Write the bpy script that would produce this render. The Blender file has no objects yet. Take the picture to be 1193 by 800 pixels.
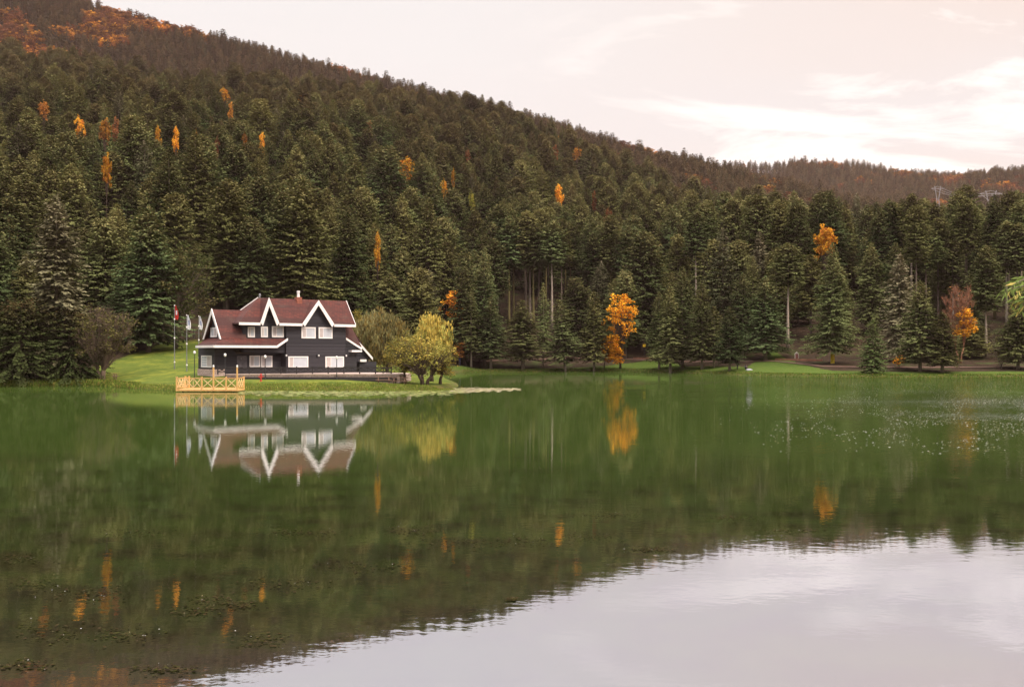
import bpy, bmesh, math, random
import numpy as np
from mathutils import Vector, Matrix

scene = bpy.context.scene
COL = scene.collection
R = math.radians
# ------------------------------------------------------------------ camera, sky, sun, exposure
FOC, HZN, MIDX, EYE = 1160.0, 411.0, 596.5, 3.9      # focal length and horizon measured on the 1193 px wide photograph; eye height in metres
cam = bpy.data.cameras.new('camera')
cam.sensor_width = 36.0
cam.lens = 36.0 * FOC / 1193.0
cam.shift_y = (HZN - 400.0) / 1193.0
cam.clip_start = 0.1
cam.clip_end = 20000
cam_o = bpy.data.objects.new('camera', cam)
COL.objects.link(cam_o)
cam_o.location = (0, 0, EYE)
cam_o.rotation_euler = (R(90), 0, 0)
scene.camera = cam_o

SUN_EL, SUN_AZ = R(48), R(125)        # azimuth clockwise from +Y: behind the camera, to its right
w = bpy.data.worlds.new('World')
scene.world = w
w.use_nodes = True
nt = w.node_tree
nt.nodes.clear()
def N(t, **kw):
    n = nt.nodes.new(t)
    for k, v in kw.items():
        if k.startswith('i_'):
            key = k[2:]
            n.inputs[int(key) if key.isdigit() else key.replace('_', ' ')].default_value = v
        else:
            setattr(n, k, v)
    return n
def LK(a, b): nt.links.new(a, b)
sky = N('ShaderNodeTexSky', sky_type='NISHITA', sun_disc=False, sun_elevation=SUN_EL, sun_rotation=SUN_AZ)
bg_sky = N('ShaderNodeBackground', i_Strength=0.10)
LK(sky.outputs[0], bg_sky.inputs[0])
tc = N('ShaderNodeTexCoord')
sep = N('ShaderNodeSeparateXYZ'); LK(tc.outputs['Generated'], sep.inputs[0])
# cloud sheet: direction projected on a plane overhead, so that streaks flatten towards the horizon
zc = N('ShaderNodeMath', operation='MAXIMUM', i_1=0.0); LK(sep.outputs[2], zc.inputs[0])
za = N('ShaderNodeMath', operation='ADD', i_1=0.16); LK(zc.outputs[0], za.inputs[0])
dx = N('ShaderNodeMath', operation='DIVIDE'); LK(sep.outputs[0], dx.inputs[0]); LK(za.outputs[0], dx.inputs[1])
dy = N('ShaderNodeMath', operation='DIVIDE'); LK(sep.outputs[1], dy.inputs[0]); LK(za.outputs[0], dy.inputs[1])
cxy = N('ShaderNodeCombineXYZ'); LK(dx.outputs[0], cxy.inputs[0]); LK(dy.outputs[0], cxy.inputs[1])
mp = N('ShaderNodeMapping'); mp.inputs['Scale'].default_value = (0.85, 1.5, 1.0); mp.inputs['Rotation'].default_value = (0, 0, R(-18)); mp.inputs['Location'].default_value = (7.4, 2.3, 0)
LK(cxy.outputs[0], mp.inputs[0])
n1 = N('ShaderNodeTexNoise', i_Scale=1.7, i_Detail=10.0, i_Roughness=0.62, i_Distortion=0.5); LK(mp.outputs[0], n1.inputs['Vector'])
# a bank of thin bright cloud low in the north-east, breaking up elsewhere
be = N('ShaderNodeMapRange', i_1=0.06, i_2=0.17); be.interpolation_type = 'SMOOTHSTEP'; LK(sep.outputs[2], be.inputs[0])
be2 = N('ShaderNodeMapRange', i_1=0.31, i_2=0.24); be2.interpolation_type = 'SMOOTHSTEP'; LK(sep.outputs[2], be2.inputs[0])
be3 = N('ShaderNodeMapRange', i_1=0.10, i_2=0.30); be3.interpolation_type = 'SMOOTHSTEP'; LK(sep.outputs[0], be3.inputs[0])
bm1 = N('ShaderNodeMath', operation='MULTIPLY'); LK(be.outputs[0], bm1.inputs[0]); LK(be2.outputs[0], bm1.inputs[1])
bm2 = N('ShaderNodeMath', operation='MULTIPLY'); LK(bm1.outputs[0], bm2.inputs[0]); LK(be3.outputs[0], bm2.inputs[1])
bm3 = N('ShaderNodeMath', operation='MULTIPLY_ADD', i_1=0.13); LK(bm2.outputs[0], bm3.inputs[0]); LK(n1.outputs['Fac'], bm3.inputs[2])
r1 = N('ShaderNodeMapRange', i_1=0.56, i_2=0.69); LK(bm3.outputs[0], r1.inputs[0])
n2 = N('ShaderNodeTexNoise', i_Scale=0.5, i_Detail=3.0, i_Roughness=0.5); LK(mp.outputs[0], n2.inputs['Vector'])
r2 = N('ShaderNodeMapRange', i_1=0.35, i_2=0.65); LK(n2.outputs['Fac'], r2.inputs[0])
# veil colour: warm white in the west (left), peach in the east (right)
xr = N('ShaderNodeMapRange', i_1=-0.10, i_2=0.50); xr.interpolation_type = 'SMOOTHSTEP'; LK(sep.outputs[0], xr.inputs[0])
veil = N('ShaderNodeMix', data_type='RGBA'); LK(xr.outputs[0], veil.inputs[0])
veil.inputs[6].default_value = (0.99, 0.95, 0.925, 1); veil.inputs[7].default_value = (1.0, 0.85, 0.77, 1)
veil2 = N('ShaderNodeMix', data_type='RGBA'); LK(r2.outputs[0], veil2.inputs[0]); LK(veil.outputs[2], veil2.inputs[6]); veil2.inputs[7].default_value = (0.975, 0.91, 0.885, 1)
cw = N('ShaderNodeMapRange', i_1=0.02, i_2=0.3, i_3=0.12, i_4=1.0); LK(sep.outputs[0], cw.inputs[0])
cl_amt = N('ShaderNodeMath', operation='MULTIPLY'); LK(r1.outputs[0], cl_amt.inputs[0]); LK(cw.outputs[0], cl_amt.inputs[1])
cl_c = N('ShaderNodeMix', data_type='RGBA'); LK(cl_amt.outputs[0], cl_c.inputs[0]); LK(veil2.outputs[2], cl_c.inputs[6]); cl_c.inputs[7].default_value = (1.42, 1.30, 1.22, 1)
# overcast skies are brighter overhead than near the horizon
zen = N('ShaderNodeMapRange', i_1=0.36, i_2=0.85, i_3=0.76, i_4=3.3); LK(sep.outputs[2], zen.inputs[0])
bg_cl = N('ShaderNodeBackground'); LK(cl_c.outputs[2], bg_cl.inputs[0]); LK(zen.outputs[0], bg_cl.inputs[1])
mixw = N('ShaderNodeMixShader', i_0=0.93); LK(bg_sky.outputs[0], mixw.inputs[1]); LK(bg_cl.outputs[0], mixw.inputs[2])
wo = N('ShaderNodeOutputWorld'); LK(mixw.outputs[0], wo.inputs['Surface'])

sun = bpy.data.lights.new('sun', 'SUN')
sun.energy = 2.4
sun.angle = R(20)
sun.color = (1.0, 0.86, 0.72)
sun_o = bpy.data.objects.new('sun', sun)
COL.objects.link(sun_o)
sd_ = Vector((math.sin(SUN_AZ) * math.cos(SUN_EL), math.cos(SUN_AZ) * math.cos(SUN_EL), math.sin(SUN_EL)))
sun_o.rotation_euler = sd_.to_track_quat('Z', 'Y').to_euler()
sun_o.location = (60, -60, 120)

vs = scene.view_settings
vs.view_transform = 'Standard'; vs.look = 'None'; vs.exposure = 0.40; vs.gamma = 1.0; vs.use_curve_mapping = False
scene.render.engine = 'CYCLES'
cy = scene.cycles
cy.max_bounces = 4; cy.diffuse_bounces = 2; cy.glossy_bounces = 2; cy.transmission_bounces = 2; cy.transparent_max_bounces = 4; cy.volume_bounces = 0
cy.use_denoising = True
try:
    cy.denoiser = 'OPENIMAGEDENOISE'; cy.denoising_prefilter = 'ACCURATE'; cy.denoising_input_passes = 'RGB_ALBEDO_NORMAL'
except Exception:
    pass
cy.use_adaptive_sampling = True; cy.adaptive_threshold = 0.012
cy.caustics_reflective = False; cy.caustics_refractive = False

# ------------------------------------------------------------------ materials
class Mt:
    """small wrapper for writing node materials"""
    def __init__(s, name):
        s.m = bpy.data.materials.new(name); s.m.use_nodes = True
        s.t = s.m.node_tree; s.t.nodes.clear()
        s.out = s.t.nodes.new('ShaderNodeOutputMaterial')
    def n(s, t, ins=None, **kw):
        n = s.t.nodes.new(t)
        for k, v in kw.items(): setattr(n, k, v)
        for k, v in (ins or {}).items():
            if isinstance(v, bpy.types.NodeSocket): s.t.links.new(v, n.inputs[k])
            else: n.inputs[k].default_value = v
        return n
    def mix(s, fac, a, b, mode='MIX'):
        n = s.n('ShaderNodeMix', {0: fac, 6: a, 7: b}, data_type='RGBA', blend_type=mode)
        return n.outputs[2]
    def noise(s, vec, scale, detail=4.0, rough=0.55):
        return s.n('ShaderNodeTexNoise', {'Vector': vec, 'Scale': scale, 'Detail': detail, 'Roughness': rough}).outputs['Fac']
    def rng(s, v, a, b, c=0.0, d=1.0):
        return s.n('ShaderNodeMapRange', {0: v, 1: a, 2: b, 3: c, 4: d}).outputs[0]
    def done(s, sh):
        s.t.links.new(sh, s.out.inputs['Surface']); return s.m
def c4(c, k=1.0): return (c[0]*k, c[1]*k, c[2]*k, 1)

def plain(name, col, rough=0.7, var=0.18, scale=3.0, metal=0.0, spec=0.3, bump=0.0):
    m = Mt(name)
    co = m.n('ShaderNodeTexCoord').outputs['Object']
    nz = m.rng(m.noise(co, scale, 6), 0.3, 0.7)
    c = m.mix(nz, c4(col, 1 - var), c4(col, 1 + var))
    ins = {'Base Color': c, 'Roughness': rough, 'Metallic': metal, 'Specular IOR Level': spec}
    if bump:
        ins['Normal'] = m.n('ShaderNodeBump', {'Strength': bump, 'Height': m.noise(co, scale*6, 5)}).outputs[0]
    return m.done(m.n('ShaderNodeBsdfPrincipled', ins).outputs[0])

def needles(name, c1, c2, brown, trans=0.12):
    m = Mt(name)
    oi = m.n('ShaderNodeObjectInfo')
    tone = m.n('ShaderNodeAttribute', attribute_name='tone').outputs['Fac']
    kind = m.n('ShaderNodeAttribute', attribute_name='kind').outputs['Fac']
    base = m.mix(oi.outputs['Random'], c4(c1), c4(c2))
    wv = m.n('ShaderNodeMath', {0: oi.outputs['Random'], 1: 37.7}, operation='MULTIPLY').outputs[0]
    fr = m.n('ShaderNodeMath', {0: wv}, operation='FRACT').outputs[0]
    lum = m.rng(fr, 0, 1, 0.58, 1.45)
    k = m.n('ShaderNodeMath', {0: tone, 1: lum}, operation='MULTIPLY').outputs[0]
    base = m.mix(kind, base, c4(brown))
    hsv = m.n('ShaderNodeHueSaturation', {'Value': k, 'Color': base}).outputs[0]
    d = m.n('ShaderNodeBsdfDiffuse', {'Color': hsv}).outputs[0]
    t = m.n('ShaderNodeBsdfTranslucent', {'Color': hsv}).outputs[0]
    return m.done(m.n('ShaderNodeMixShader', {0: trans, 1: d, 2: t}).outputs[0])

def bark(name, c1, c2):
    m = Mt(name)
    co = m.n('ShaderNodeTexCoord').outputs['Object']
    mp_ = m.n('ShaderNodeMapping', {'Vector': co, 'Scale': (3.0, 3.0, 0.6)}).outputs[0]
    f = m.rng(m.noise(mp_, 2.4, 7, 0.65), 0.32, 0.68)
    c = m.mix(f, c4(c1), c4(c2))
    b = m.n('ShaderNodeBump', {'Strength': 0.6, 'Height': f}).outputs[0]
    return m.done(m.n('ShaderNodeBsdfPrincipled', {'Base Color': c, 'Roughness': 0.9, 'Specular IOR Level': 0.15, 'Normal': b}).outputs[0])

M = {}
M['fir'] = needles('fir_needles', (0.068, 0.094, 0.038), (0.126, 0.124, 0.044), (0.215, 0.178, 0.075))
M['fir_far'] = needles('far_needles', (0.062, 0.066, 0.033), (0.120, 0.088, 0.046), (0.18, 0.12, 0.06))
M['fir_haze_warm'] = needles('haze_warmed_needles', (0.066, 0.082, 0.036), (0.116, 0.106, 0.045), (0.20, 0.148, 0.066))  # same firs higher up, the warm hazy cast painted into their needles
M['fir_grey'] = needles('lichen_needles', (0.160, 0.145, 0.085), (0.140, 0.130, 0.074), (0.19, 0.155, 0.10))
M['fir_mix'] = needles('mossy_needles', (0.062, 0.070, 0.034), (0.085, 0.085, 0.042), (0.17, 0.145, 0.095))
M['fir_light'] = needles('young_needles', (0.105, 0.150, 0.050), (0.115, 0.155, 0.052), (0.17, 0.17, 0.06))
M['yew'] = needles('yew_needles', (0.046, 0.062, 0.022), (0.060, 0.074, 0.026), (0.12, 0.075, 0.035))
M['gold'] = needles('golden_leaves', (0.66, 0.32, 0.030), (0.56, 0.31, 0.040), (0.46, 0.16, 0.025), 0.3)
M['gold_bright'] = needles('bright_golden_leaves', (0.80, 0.40, 0.030), (0.74, 0.36, 0.028), (0.55, 0.20, 0.022), 0.35)
M['orange'] = needles('orange_leaves', (0.36, 0.145, 0.030), (0.44, 0.215, 0.035), (0.20, 0.085, 0.030), 0.3)
M['rust'] = needles('rusty_leaves', (0.20, 0.075, 0.032), (0.24, 0.095, 0.036), (0.15, 0.07, 0.04), 0.2)
M['lime'] = needles('yellow_green_leaves', (0.27, 0.27, 0.045), (0.24, 0.26, 0.05), (0.30, 0.24, 0.05), 0.3)
M['willow'] = needles('willow_leaves', (0.255, 0.230, 0.055), (0.225, 0.215, 0.055), (0.37, 0.28, 0.065), 0.3)
M['sage'] = needles('grey_green_leaves', (0.25, 0.225, 0.095), (0.23, 0.21, 0.10), (0.25, 0.185, 0.06), 0.3)
M['broad'] = needles('dull_green_leaves', (0.075, 0.095, 0.030), (0.085, 0.095, 0.034), (0.14, 0.12, 0.05), 0.25)
M['shrub'] = needles('sparse_shrub_leaves', (0.18, 0.165, 0.05), (0.16, 0.15, 0.05), (0.13, 0.10, 0.065), 0.25)
M['twig'] = plain('bare_twigs', (0.15, 0.105, 0.075), 0.9)
M['twig_red'] = plain('reddish_twigs', (0.26, 0.125, 0.075), 0.9)
M['bark'] = bark('fir_bark', (0.085, 0.062, 0.048), (0.20, 0.155, 0.125))
M['bark_pale'] = bark('pale_bark', (0.20, 0.16, 0.125), (0.42, 0.345, 0.28))
M['bark_moss'] = bark('mossy_bark', (0.12, 0.105, 0.035), (0.20, 0.165, 0.075))
M['bark_dark'] = bark('dark_bark', (0.045, 0.032, 0.025), (0.11, 0.078, 0.058))

# ------------------------------------------------------------------ mesh helpers
def children(o): return [c for c in o.children]
def tag(o, label=None, cat=None, group=None, kind=None):
    if label: o['label'] = label
    if cat: o['category'] = cat
    if group: o['group'] = group
    if kind: o['kind'] = kind
    return o
def empty(name, loc, label, cat, group=None, rz=0.0):
    o = bpy.data.objects.new(name, None); COL.objects.link(o)
    o.empty_display_size = 0.5
    o.location = loc; o.rotation_euler = (0, 0, rz)
    return tag(o, label, cat, group)

class MB:
    def __init__(s): s.v = []; s.f = []; s.mi = []
    def poly(s, pts, mi=0):
        b = len(s.v); s.v += [tuple(p) for p in pts]; s.f.append(tuple(range(b, b + len(pts)))); s.mi.append(mi)
    def slab(s, pts, off, mi=0):
        """closed prism: a planar outline and its copy moved by off"""
        off = Vector(off); n = len(pts); b = len(s.v)
        s.v += [tuple(p) for p in pts] + [tuple(Vector(p) + off) for p in pts]
        s.f.append(tuple(range(b, b + n))); s.f.append(tuple(range(b + 2*n - 1, b + n - 1, -1)))
        for i in range(n):
            j = (i + 1) % n; s.f.append((b + i, b + n + i, b + n + j, b + j))
        s.mi += [mi] * (n + 2)
    def box(s, a, b, mi=0):
        x0, y0, z0 = a; x1, y1, z1 = b
        s.slab([(x0, y0, z0), (x1, y0, z0), (x1, y1, z0), (x0, y1, z0)], (0, 0, z1 - z0), mi)
    def tube(s, pts, rad, n=6, mi=0, cap=True):
        pts = [Vector(p) for p in pts]
        if not hasattr(rad, '__len__'): rad = [rad] * len(pts)
        b = len(s.v)
        for i, p in enumerate(pts):
            d = (pts[min(i + 1, len(pts) - 1)] - pts[max(i - 1, 0)])
            d = d.normalized() if d.length > 1e-9 else Vector((0, 0, 1))
            a = Vector((1, 0, 0)) if abs(d.x) < 0.8 else Vector((0, 1, 0))
            u = d.cross(a).normalized(); v = d.cross(u)
            for k in range(n):
                an = 2 * math.pi * k / n
                s.v.append(tuple(p + (u * math.cos(an) + v * math.sin(an)) * rad[i]))
        for i in range(len(pts) - 1):
            for k in range(n):
                k2 = (k + 1) % n
                s.f.append((b + i*n + k, b + i*n + k2, b + (i+1)*n + k2, b + (i+1)*n + k)); s.mi.append(mi)
        if cap:
            s.f.append(tuple(range(b + n - 1, b - 1, -1))); s.mi.append(mi)
            e = b + (len(pts) - 1) * n
            s.f.append(tuple(range(e, e + n))); s.mi.append(mi)
    def bar(s, p0, p1, w, h, mi=0, up=(0, 0, 1)):
        """square timber from p0 to p1: w across, h in the direction nearest up"""
        p0 = Vector(p0); p1 = Vector(p1); d = (p1 - p0).normalized()
        up = Vector(up)
        if abs(d.dot(up)) > 0.95: up = Vector((0, 1, 0))
        a = d.cross(up).normalized(); b_ = a.cross(d).normalized()
        q = [p0 - a*w/2 - b_*h/2, p0 + a*w/2 - b_*h/2, p0 + a*w/2 + b_*h/2, p0 - a*w/2 + b_*h/2]
        s.slab(q, p1 - p0, mi)
    def lathe(s, prof, n=10, at=(0, 0, 0), mi=0):
        b = len(s.v); at = Vector(at)
        for r, z in prof:
            for k in range(n):
                an = 2 * math.pi * k / n
                s.v.append((at.x + r*math.cos(an), at.y + r*math.sin(an), at.z + z))
        for i in range(len(prof) - 1):
            for k in range(n):
                k2 = (k + 1) % n
                s.f.append((b + i*n + k, b + i*n + k2, b + (i+1)*n + k2, b + (i+1)*n + k)); s.mi.append(mi)
        s.f.append(tuple(range(b + n - 1, b - 1, -1))); s.mi.append(mi)
        e = b + (len(prof) - 1)*n
        s.f.append(tuple(range(e, e + n))); s.mi.append(mi)
    def mesh(s, name, mats, smooth=False, fix=True):
        me = bpy.data.meshes.new(name)
        me.from_pydata(s.v, [], s.f)
        for m in (mats if isinstance(mats, (list, tuple)) else [mats]): me.materials.append(m)
        me.polygons.foreach_set('material_index', s.mi)
        if fix:
            bm = bmesh.new(); bm.from_mesh(me)
            bmesh.ops.recalc_face_normals(bm, faces=bm.faces)
            big = [f for f in bm.faces if len(f.verts) > 4]
            if big: bmesh.ops.triangulate(bm, faces=big)
            bm.to_mesh(me); bm.free()
        if smooth: me.polygons.foreach_set('use_smooth', [True] * len(me.polygons))
        me.update()
        return me
    def build(s, name, mats, parent=None, smooth=False, fix=True):
        return link(name, s.mesh(name, mats, smooth, fix), parent)
def link(name, me, parent=None):
    o = bpy.data.objects.new(name, me); COL.objects.link(o)
    if parent: o.parent = parent
    return o

class LB:
    """leaf builder: many small quads with a tone and a kind per face"""
    def __init__(s): s.q = []; s.t = []; s.k = []
    def leaf(s, p, d, wv, tone=1.0, kind=0.0):
        # diamond leaf from p along d, half-width vector wv
        s.q.append((p[0], p[1], p[2],
                    p[0] + d[0]*.45 + wv[0], p[1] + d[1]*.45 + wv[1], p[2] + d[2]*.45 + wv[2],
                    p[0] + d[0], p[1] + d[1], p[2] + d[2],
                    p[0] + d[0]*.45 - wv[0], p[1] + d[1]*.45 - wv[1], p[2] + d[2]*.45 - wv[2]))
        s.t.append(tone); s.k.append(kind)
    def mesh(s, name, mat):
        a = np.array(s.q, dtype=np.float32).reshape(-1, 3); n = len(s.q)
        me = bpy.data.meshes.new(name)
        me.vertices.add(4 * n); me.vertices.foreach_set('co', a.ravel())
        me.loops.add(4 * n); me.loops.foreach_set('vertex_index', np.arange(4 * n, dtype=np.int32))
        me.polygons.add(n); me.polygons.foreach_set('loop_start', np.arange(0, 4 * n, 4, dtype=np.int32))
        at = me.attributes.new('tone', 'FLOAT', 'FACE'); at.data.foreach_set('value', np.array(s.t, dtype=np.float32))
        at = me.attributes.new('kind', 'FLOAT', 'FACE'); at.data.foreach_set('value', np.array(s.k, dtype=np.float32))
        me.materials.append(mat); me.update(calc_edges=True); me.validate()
        return me

# ------------------------------------------------------------------ survey: points measured on the photograph, carried out to their distance
def tx(px): return (px - MIDX) / FOC
def at(px, py, Y): return Vector((tx(px) * Y, Y, EYE + (HZN - py) / FOC * Y))

shore_px = [(-420, 108), (-200, 112), (0, 116), (90, 118), (130, 116), (160, 109), (200, 104.5), (245, 103.2), (280, 102.6), (350, 102), (450, 101.5), (500, 104),
            (525, 110), (535, 117), (533, 125), (522, 140), (515, 165), (515, 188), (525, 199), (560, 201.5), (640, 205), (700, 206), (760, 200), (800, 190),
            (870, 172), (960, 160), (1080, 157), (1193, 157), (1400, 150)]
LAKE = [(tx(p) * Y, Y) for p, Y in shore_px] + [(98, 95), (60, 48), (20, 16), (8.6, 9), (7, 4), (2, 1.5), (-6, 1.5), (-12, 6), (-40, 30), (-90, 72)]
LK_A = np.array(LAKE); LK_B = np.roll(LK_A, -1, axis=0)
def shore_dist(x, y):
    """signed distance to the lake's edge: positive on land"""
    x = np.asarray(x, float).ravel(); y = np.asarray(y, float).ravel()
    best = np.full(x.shape, 1e12); inside = np.zeros(x.shape, bool)
    for (ax, ay), (bx, by) in zip(LK_A, LK_B):
        ex, ey = bx - ax, by - ay
        t = np.clip(((x - ax)*ex + (y - ay)*ey) / (ex*ex + ey*ey), 0, 1)
        d = (x - ax - t*ex)**2 + (y - ay - t*ey)**2
        best = np.minimum(best, d)
        c = ((ay > y) != (by > y))
        with np.errstate(divide='ignore', invalid='ignore'):
            xi = (bx - ax) * (y - ay) / (by - ay if by != ay else 1e-9) + ax
        inside ^= c & (x < xi)
    d = np.sqrt(best)
    return np.where(inside, -d, d)

foot = [(-420, [(112, .4), (130, 2.0), (160, 8.0)]), (0, [(118, .4), (128, 1.2), (155, 5.5)]), (130, [(119, .4), (128, 1.4), (152, 4.7)]),
        (250, [(106, .9), (125, 2.1), (152, 4.9)]), (400, [(106, .9), (125, 1.6), (155, 3.5)]), (470, [(106, .5), (125, .9), (165, 2.5)]),
        (520, [(110, .4), (195, .8), (215, 3.0)]), (560, [(203, .4), (213, 1.5), (222, 3.0)]), (650, [(207, .4), (215, 1.5), (224, 3.0)]),
        (750, [(202, .4), (212, 1.6), (222, 3.2)]), (870, [(174, .4), (186, 1.7), (197, 2.9)]), (960, [(162, .4), (176, 1.8), (190, 3.0)]),
        (1193, [(159, .4), (175, 1.8), (190, 3.4)]), (1600, [(155, .4), (175, 1.8), (190, 3.4)])]
rg = np.array([(-420, 30, 650), (0, 55, 650), (100, 64, 650), (200, 85, 650), (280, 84, 650), (400, 98, 650), (500, 106, 640), (570, 115, 620), (650, 148, 580),
               (750, 184, 520), (820, 208, 470), (900, 226, 420), (1000, 229, 410), (1193, 236, 400), (1600, 240, 400)], float)
fh = np.array([(-420, -70, 1100), (0, -45, 1100), (130, 0, 1100), (300, 45, 1080), (450, 85, 1050), (570, 113, 1000), (650, 136, 980), (700, 153, 960), (760, 169, 950),
               (806, 178, 940), (880, 197, 930), (960, 216, 920), (1010, 228, 900), (1100, 245, 900), (1600, 245, 900)], float)
r3 = np.array([(-420, 150), (700, 200), (1000, 232), (1050, 228), (1095, 218), (1123, 211), (1145, 204), (1193, 201), (1600, 170)], float)
r2 = np.array([(-420, 150), (700, 190), (806, 188), (880, 186), (916, 190), (963, 190), (992, 191), (1014, 195), (1050, 202), (1108, 208), (1123, 211), (1193, 219), (1600, 220)], float)
def up(py, Y): return EYE + (HZN - py) / FOC * Y
YG = np.concatenate([np.arange(95, 260, 2.5), np.arange(260, 760, 10.0), np.arange(760, 2900, 25.0)])
PXG = np.arange(-420, 1601, 20.0)
PROF = np.zeros((len(PXG), len(YG)))
for i, p in enumerate(PXG):
    fx = [f[0] for f in foot]
    pts = []
    for k in range(3):
        pts.append((np.interp(p, fx, [f[1][k][0] for f in foot]), np.interp(p, fx, [f[1][k][1] for f in foot])))
    ry = np.interp(p, rg[:, 0], rg[:, 2]); rz_ = up(np.interp(p, rg[:, 0], rg[:, 1]), ry) - np.interp(p, [-420, 600, 800, 1600], [20, 21, 25, 25])
    fy = np.interp(p, fh[:, 0], fh[:, 2]); fz = up(np.interp(p, fh[:, 0], fh[:, 1]), fy) - 15
    y3, z3 = pts[2]
    ym = y3 + 0.5 * (ry - y3)
    pts += [(y3 + 34, z3 + 10), (ym, z3 + (rz_ - z3) * 0.50), (ry, rz_), (ry + 70, rz_ - 7)]
    if fy > ry + 200: pts += [(ry + 170, rz_ - 10 + 0.08 * max(0, fz - rz_)), (fy, fz), (fy + 120, fz - 12)]
    pts += [(1450, up(np.interp(p, r3[:, 0], r3[:, 1]), 1450) - 5 if p > 900 else max(120., fz * .6)),
            (1720, up(np.interp(p, r2[:, 0], r2[:, 1]), 1720) - 3 if p > 700 else max(120., fz * .5)), (1850, 200 if p > 700 else 150), (2900, 90)]
    pts = np.array(sorted(pts))
    PROF[i] = np.interp(YG, pts[:, 0], pts[:, 1])
for _ in range(1): PROF[:, 1:-1] = 0.25*PROF[:, :-2] + 0.5*PROF[:, 1:-1] + 0.25*PROF[:, 2:]
def hill(px, Y):
    a = np.clip((px - PXG[0]) / 20.0, 0, len(PXG) - 1.001); i = a.astype(int); fa = a - i
    j = np.clip(np.searchsorted(YG, Y) - 1, 0, len(YG) - 2); fb = np.clip((Y - YG[j]) / (YG[j+1] - YG[j]), 0, 1)
    return (PROF[i, j]*(1-fa)*(1-fb) + PROF[i+1, j]*fa*(1-fb) + PROF[i, j+1]*(1-fa)*fb + PROF[i+1, j+1]*fa*fb)
def ground(x, y):
    x = np.asarray(x, float).ravel(); y = np.asarray(y, float).ravel()
    s = shore_dist(x, y)
    r = np.hypot(x, y); az = np.arctan2(x, y)
    lim = R(40.0)
    front = np.abs(az) <= lim
    ye = np.where(front, y, r * math.cos(lim)); t = np.tan(np.clip(az, -lim, lim))
    hz = hill(t * FOC + MIDX, ye)
    side = 0.5 + 0.06 * np.maximum(s, 0) + 0.16 * np.maximum(0, s - 40)
    k = np.clip((np.abs(az) - lim) / R(25), 0, 1); k = k*k*(3 - 2*k)
    h = np.where(front, hz, hz*(1 - k) + np.minimum(side, 60 + 0.02 * s)*k)
    land = np.minimum(np.maximum(h, 0.25), 0.10 + 0.42 * s)
    bed = -np.minimum(2.6, 0.12 + 0.22 * -s)
    return np.where(s > 0, land, bed)
def g1(x, y): return float(ground([x], [y])[0])
def gp(px, Y): return g1(tx(px) * Y, Y)
# ------------------------------------------------------------------ the setting: ground, path, lake, air
def lawn_mask(x, y):
    px = x / np.maximum(y, 1) * FOC + MIDX
    a = np.clip((px - 95) / 25, 0, 1) * np.clip((545 - px) / 15, 0, 1) * np.clip((np.interp(px, [0, 130, 190, 260, 420, 470, 540], [126, 140, 158, 158, 150, 150, 135]) - y) / 6, 0, 1)
    yb = np.interp(px, [540, 700, 760, 800, 870, 900, 960, 1193], [4, 5, 16, 6, 8, 24, 9, 9])
    s = shore_dist(x, y)
    b = (px > 520) * np.clip((yb - s) / 3.0, 0, 1)
    c = np.clip((4.0 - s) / 2.5, 0, 1)
    near = (y > 60) & (y < 320)
    return np.maximum(np.maximum(a, b), c) * near
az = np.concatenate([np.radians(np.arange(-180, -40, 4.0)), np.radians(np.arange(-40, 40.01, 0.25)), np.radians(np.arange(44, 180, 4.0))])
rad = [1.0, 3.0, 6.0, 10.0, 20.0, 35.0, 55.0, 75.0, 88.0]
while rad[-1] < 235: rad.append(rad[-1] + 0.8 if rad[-1] > 98 else rad[-1] + 2.0)
while rad[-1] < 2900: rad.append(rad[-1] * 1.022)
rad = [r_ for r_ in rad if r_ < 2900] + [2900.0]
rad = np.array(rad)
AA, RR = np.meshgrid(az, rad)
gx = (np.sin(AA) * RR).ravel(); gy = (np.cos(AA) * RR).ravel()
gz = ground(gx, gy)
na, nr = len(az), len(rad)
vv = np.stack([gx, gy, gz], 1)
idx = np.arange(na * nr).reshape(nr, na)
nxt = np.roll(idx, -1, axis=1)
fc = np.stack([idx[:-1].ravel(), nxt[:-1].ravel(), nxt[1:].ravel(), idx[1:].ravel()], 1)
vv = np.vstack([vv, [[0, 0, g1(0, 0)]]])
fl = fc.tolist() + [[na * nr, int(nxt[0, k]), int(idx[0, k])] for k in range(na)]
gm = bpy.data.meshes.new('ground')
gm.from_pydata(vv.tolist(), [], fl)
gm.polygons.foreach_set('use_smooth', [True] * len(gm.polygons))
a_ = gm.attributes.new('lawn', 'FLOAT', 'POINT'); a_.data.foreach_set('value', np.append(lawn_mask(gx, gy), 0).astype(np.float32))
s_all = shore_dist(gx, gy)
a_ = gm.attributes.new('tended', 'FLOAT', 'POINT'); a_.data.foreach_set('value', np.append(((gx/np.maximum(gy, 1)*FOC + MIDX < 545) & (gy < 170)), 0).astype(np.float32))
a_ = gm.attributes.new('bank', 'FLOAT', 'POINT'); a_.data.foreach_set('value', np.append(np.clip(1 - np.abs(s_all - 0.2) / 1.2, 0, 1), 0).astype(np.float32))
m = Mt('ground_cover')
geo = m.n('ShaderNodeNewGeometry').outputs['Position']
lw = m.n('ShaderNodeAttribute', attribute_name='lawn').outputs['Fac']
bk = m.n('ShaderNodeAttribute', attribute_name='bank').outputs['Fac']
nA = m.noise(geo, 0.13, 5); nB = m.noise(geo, 1.1, 6, 0.7); nC = m.noise(geo, 5.0, 4, 0.7)
floor_ = m.mix(m.rng(nB, .35, .68), c4((0.026, 0.020, 0.013)), c4((0.058, 0.036, 0.023)))
floor_ = m.mix(m.rng(m.noise(geo, 0.3, 5), .52, .66, 0, .8), floor_, c4((0.052, 0.068, 0.022)))
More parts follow.
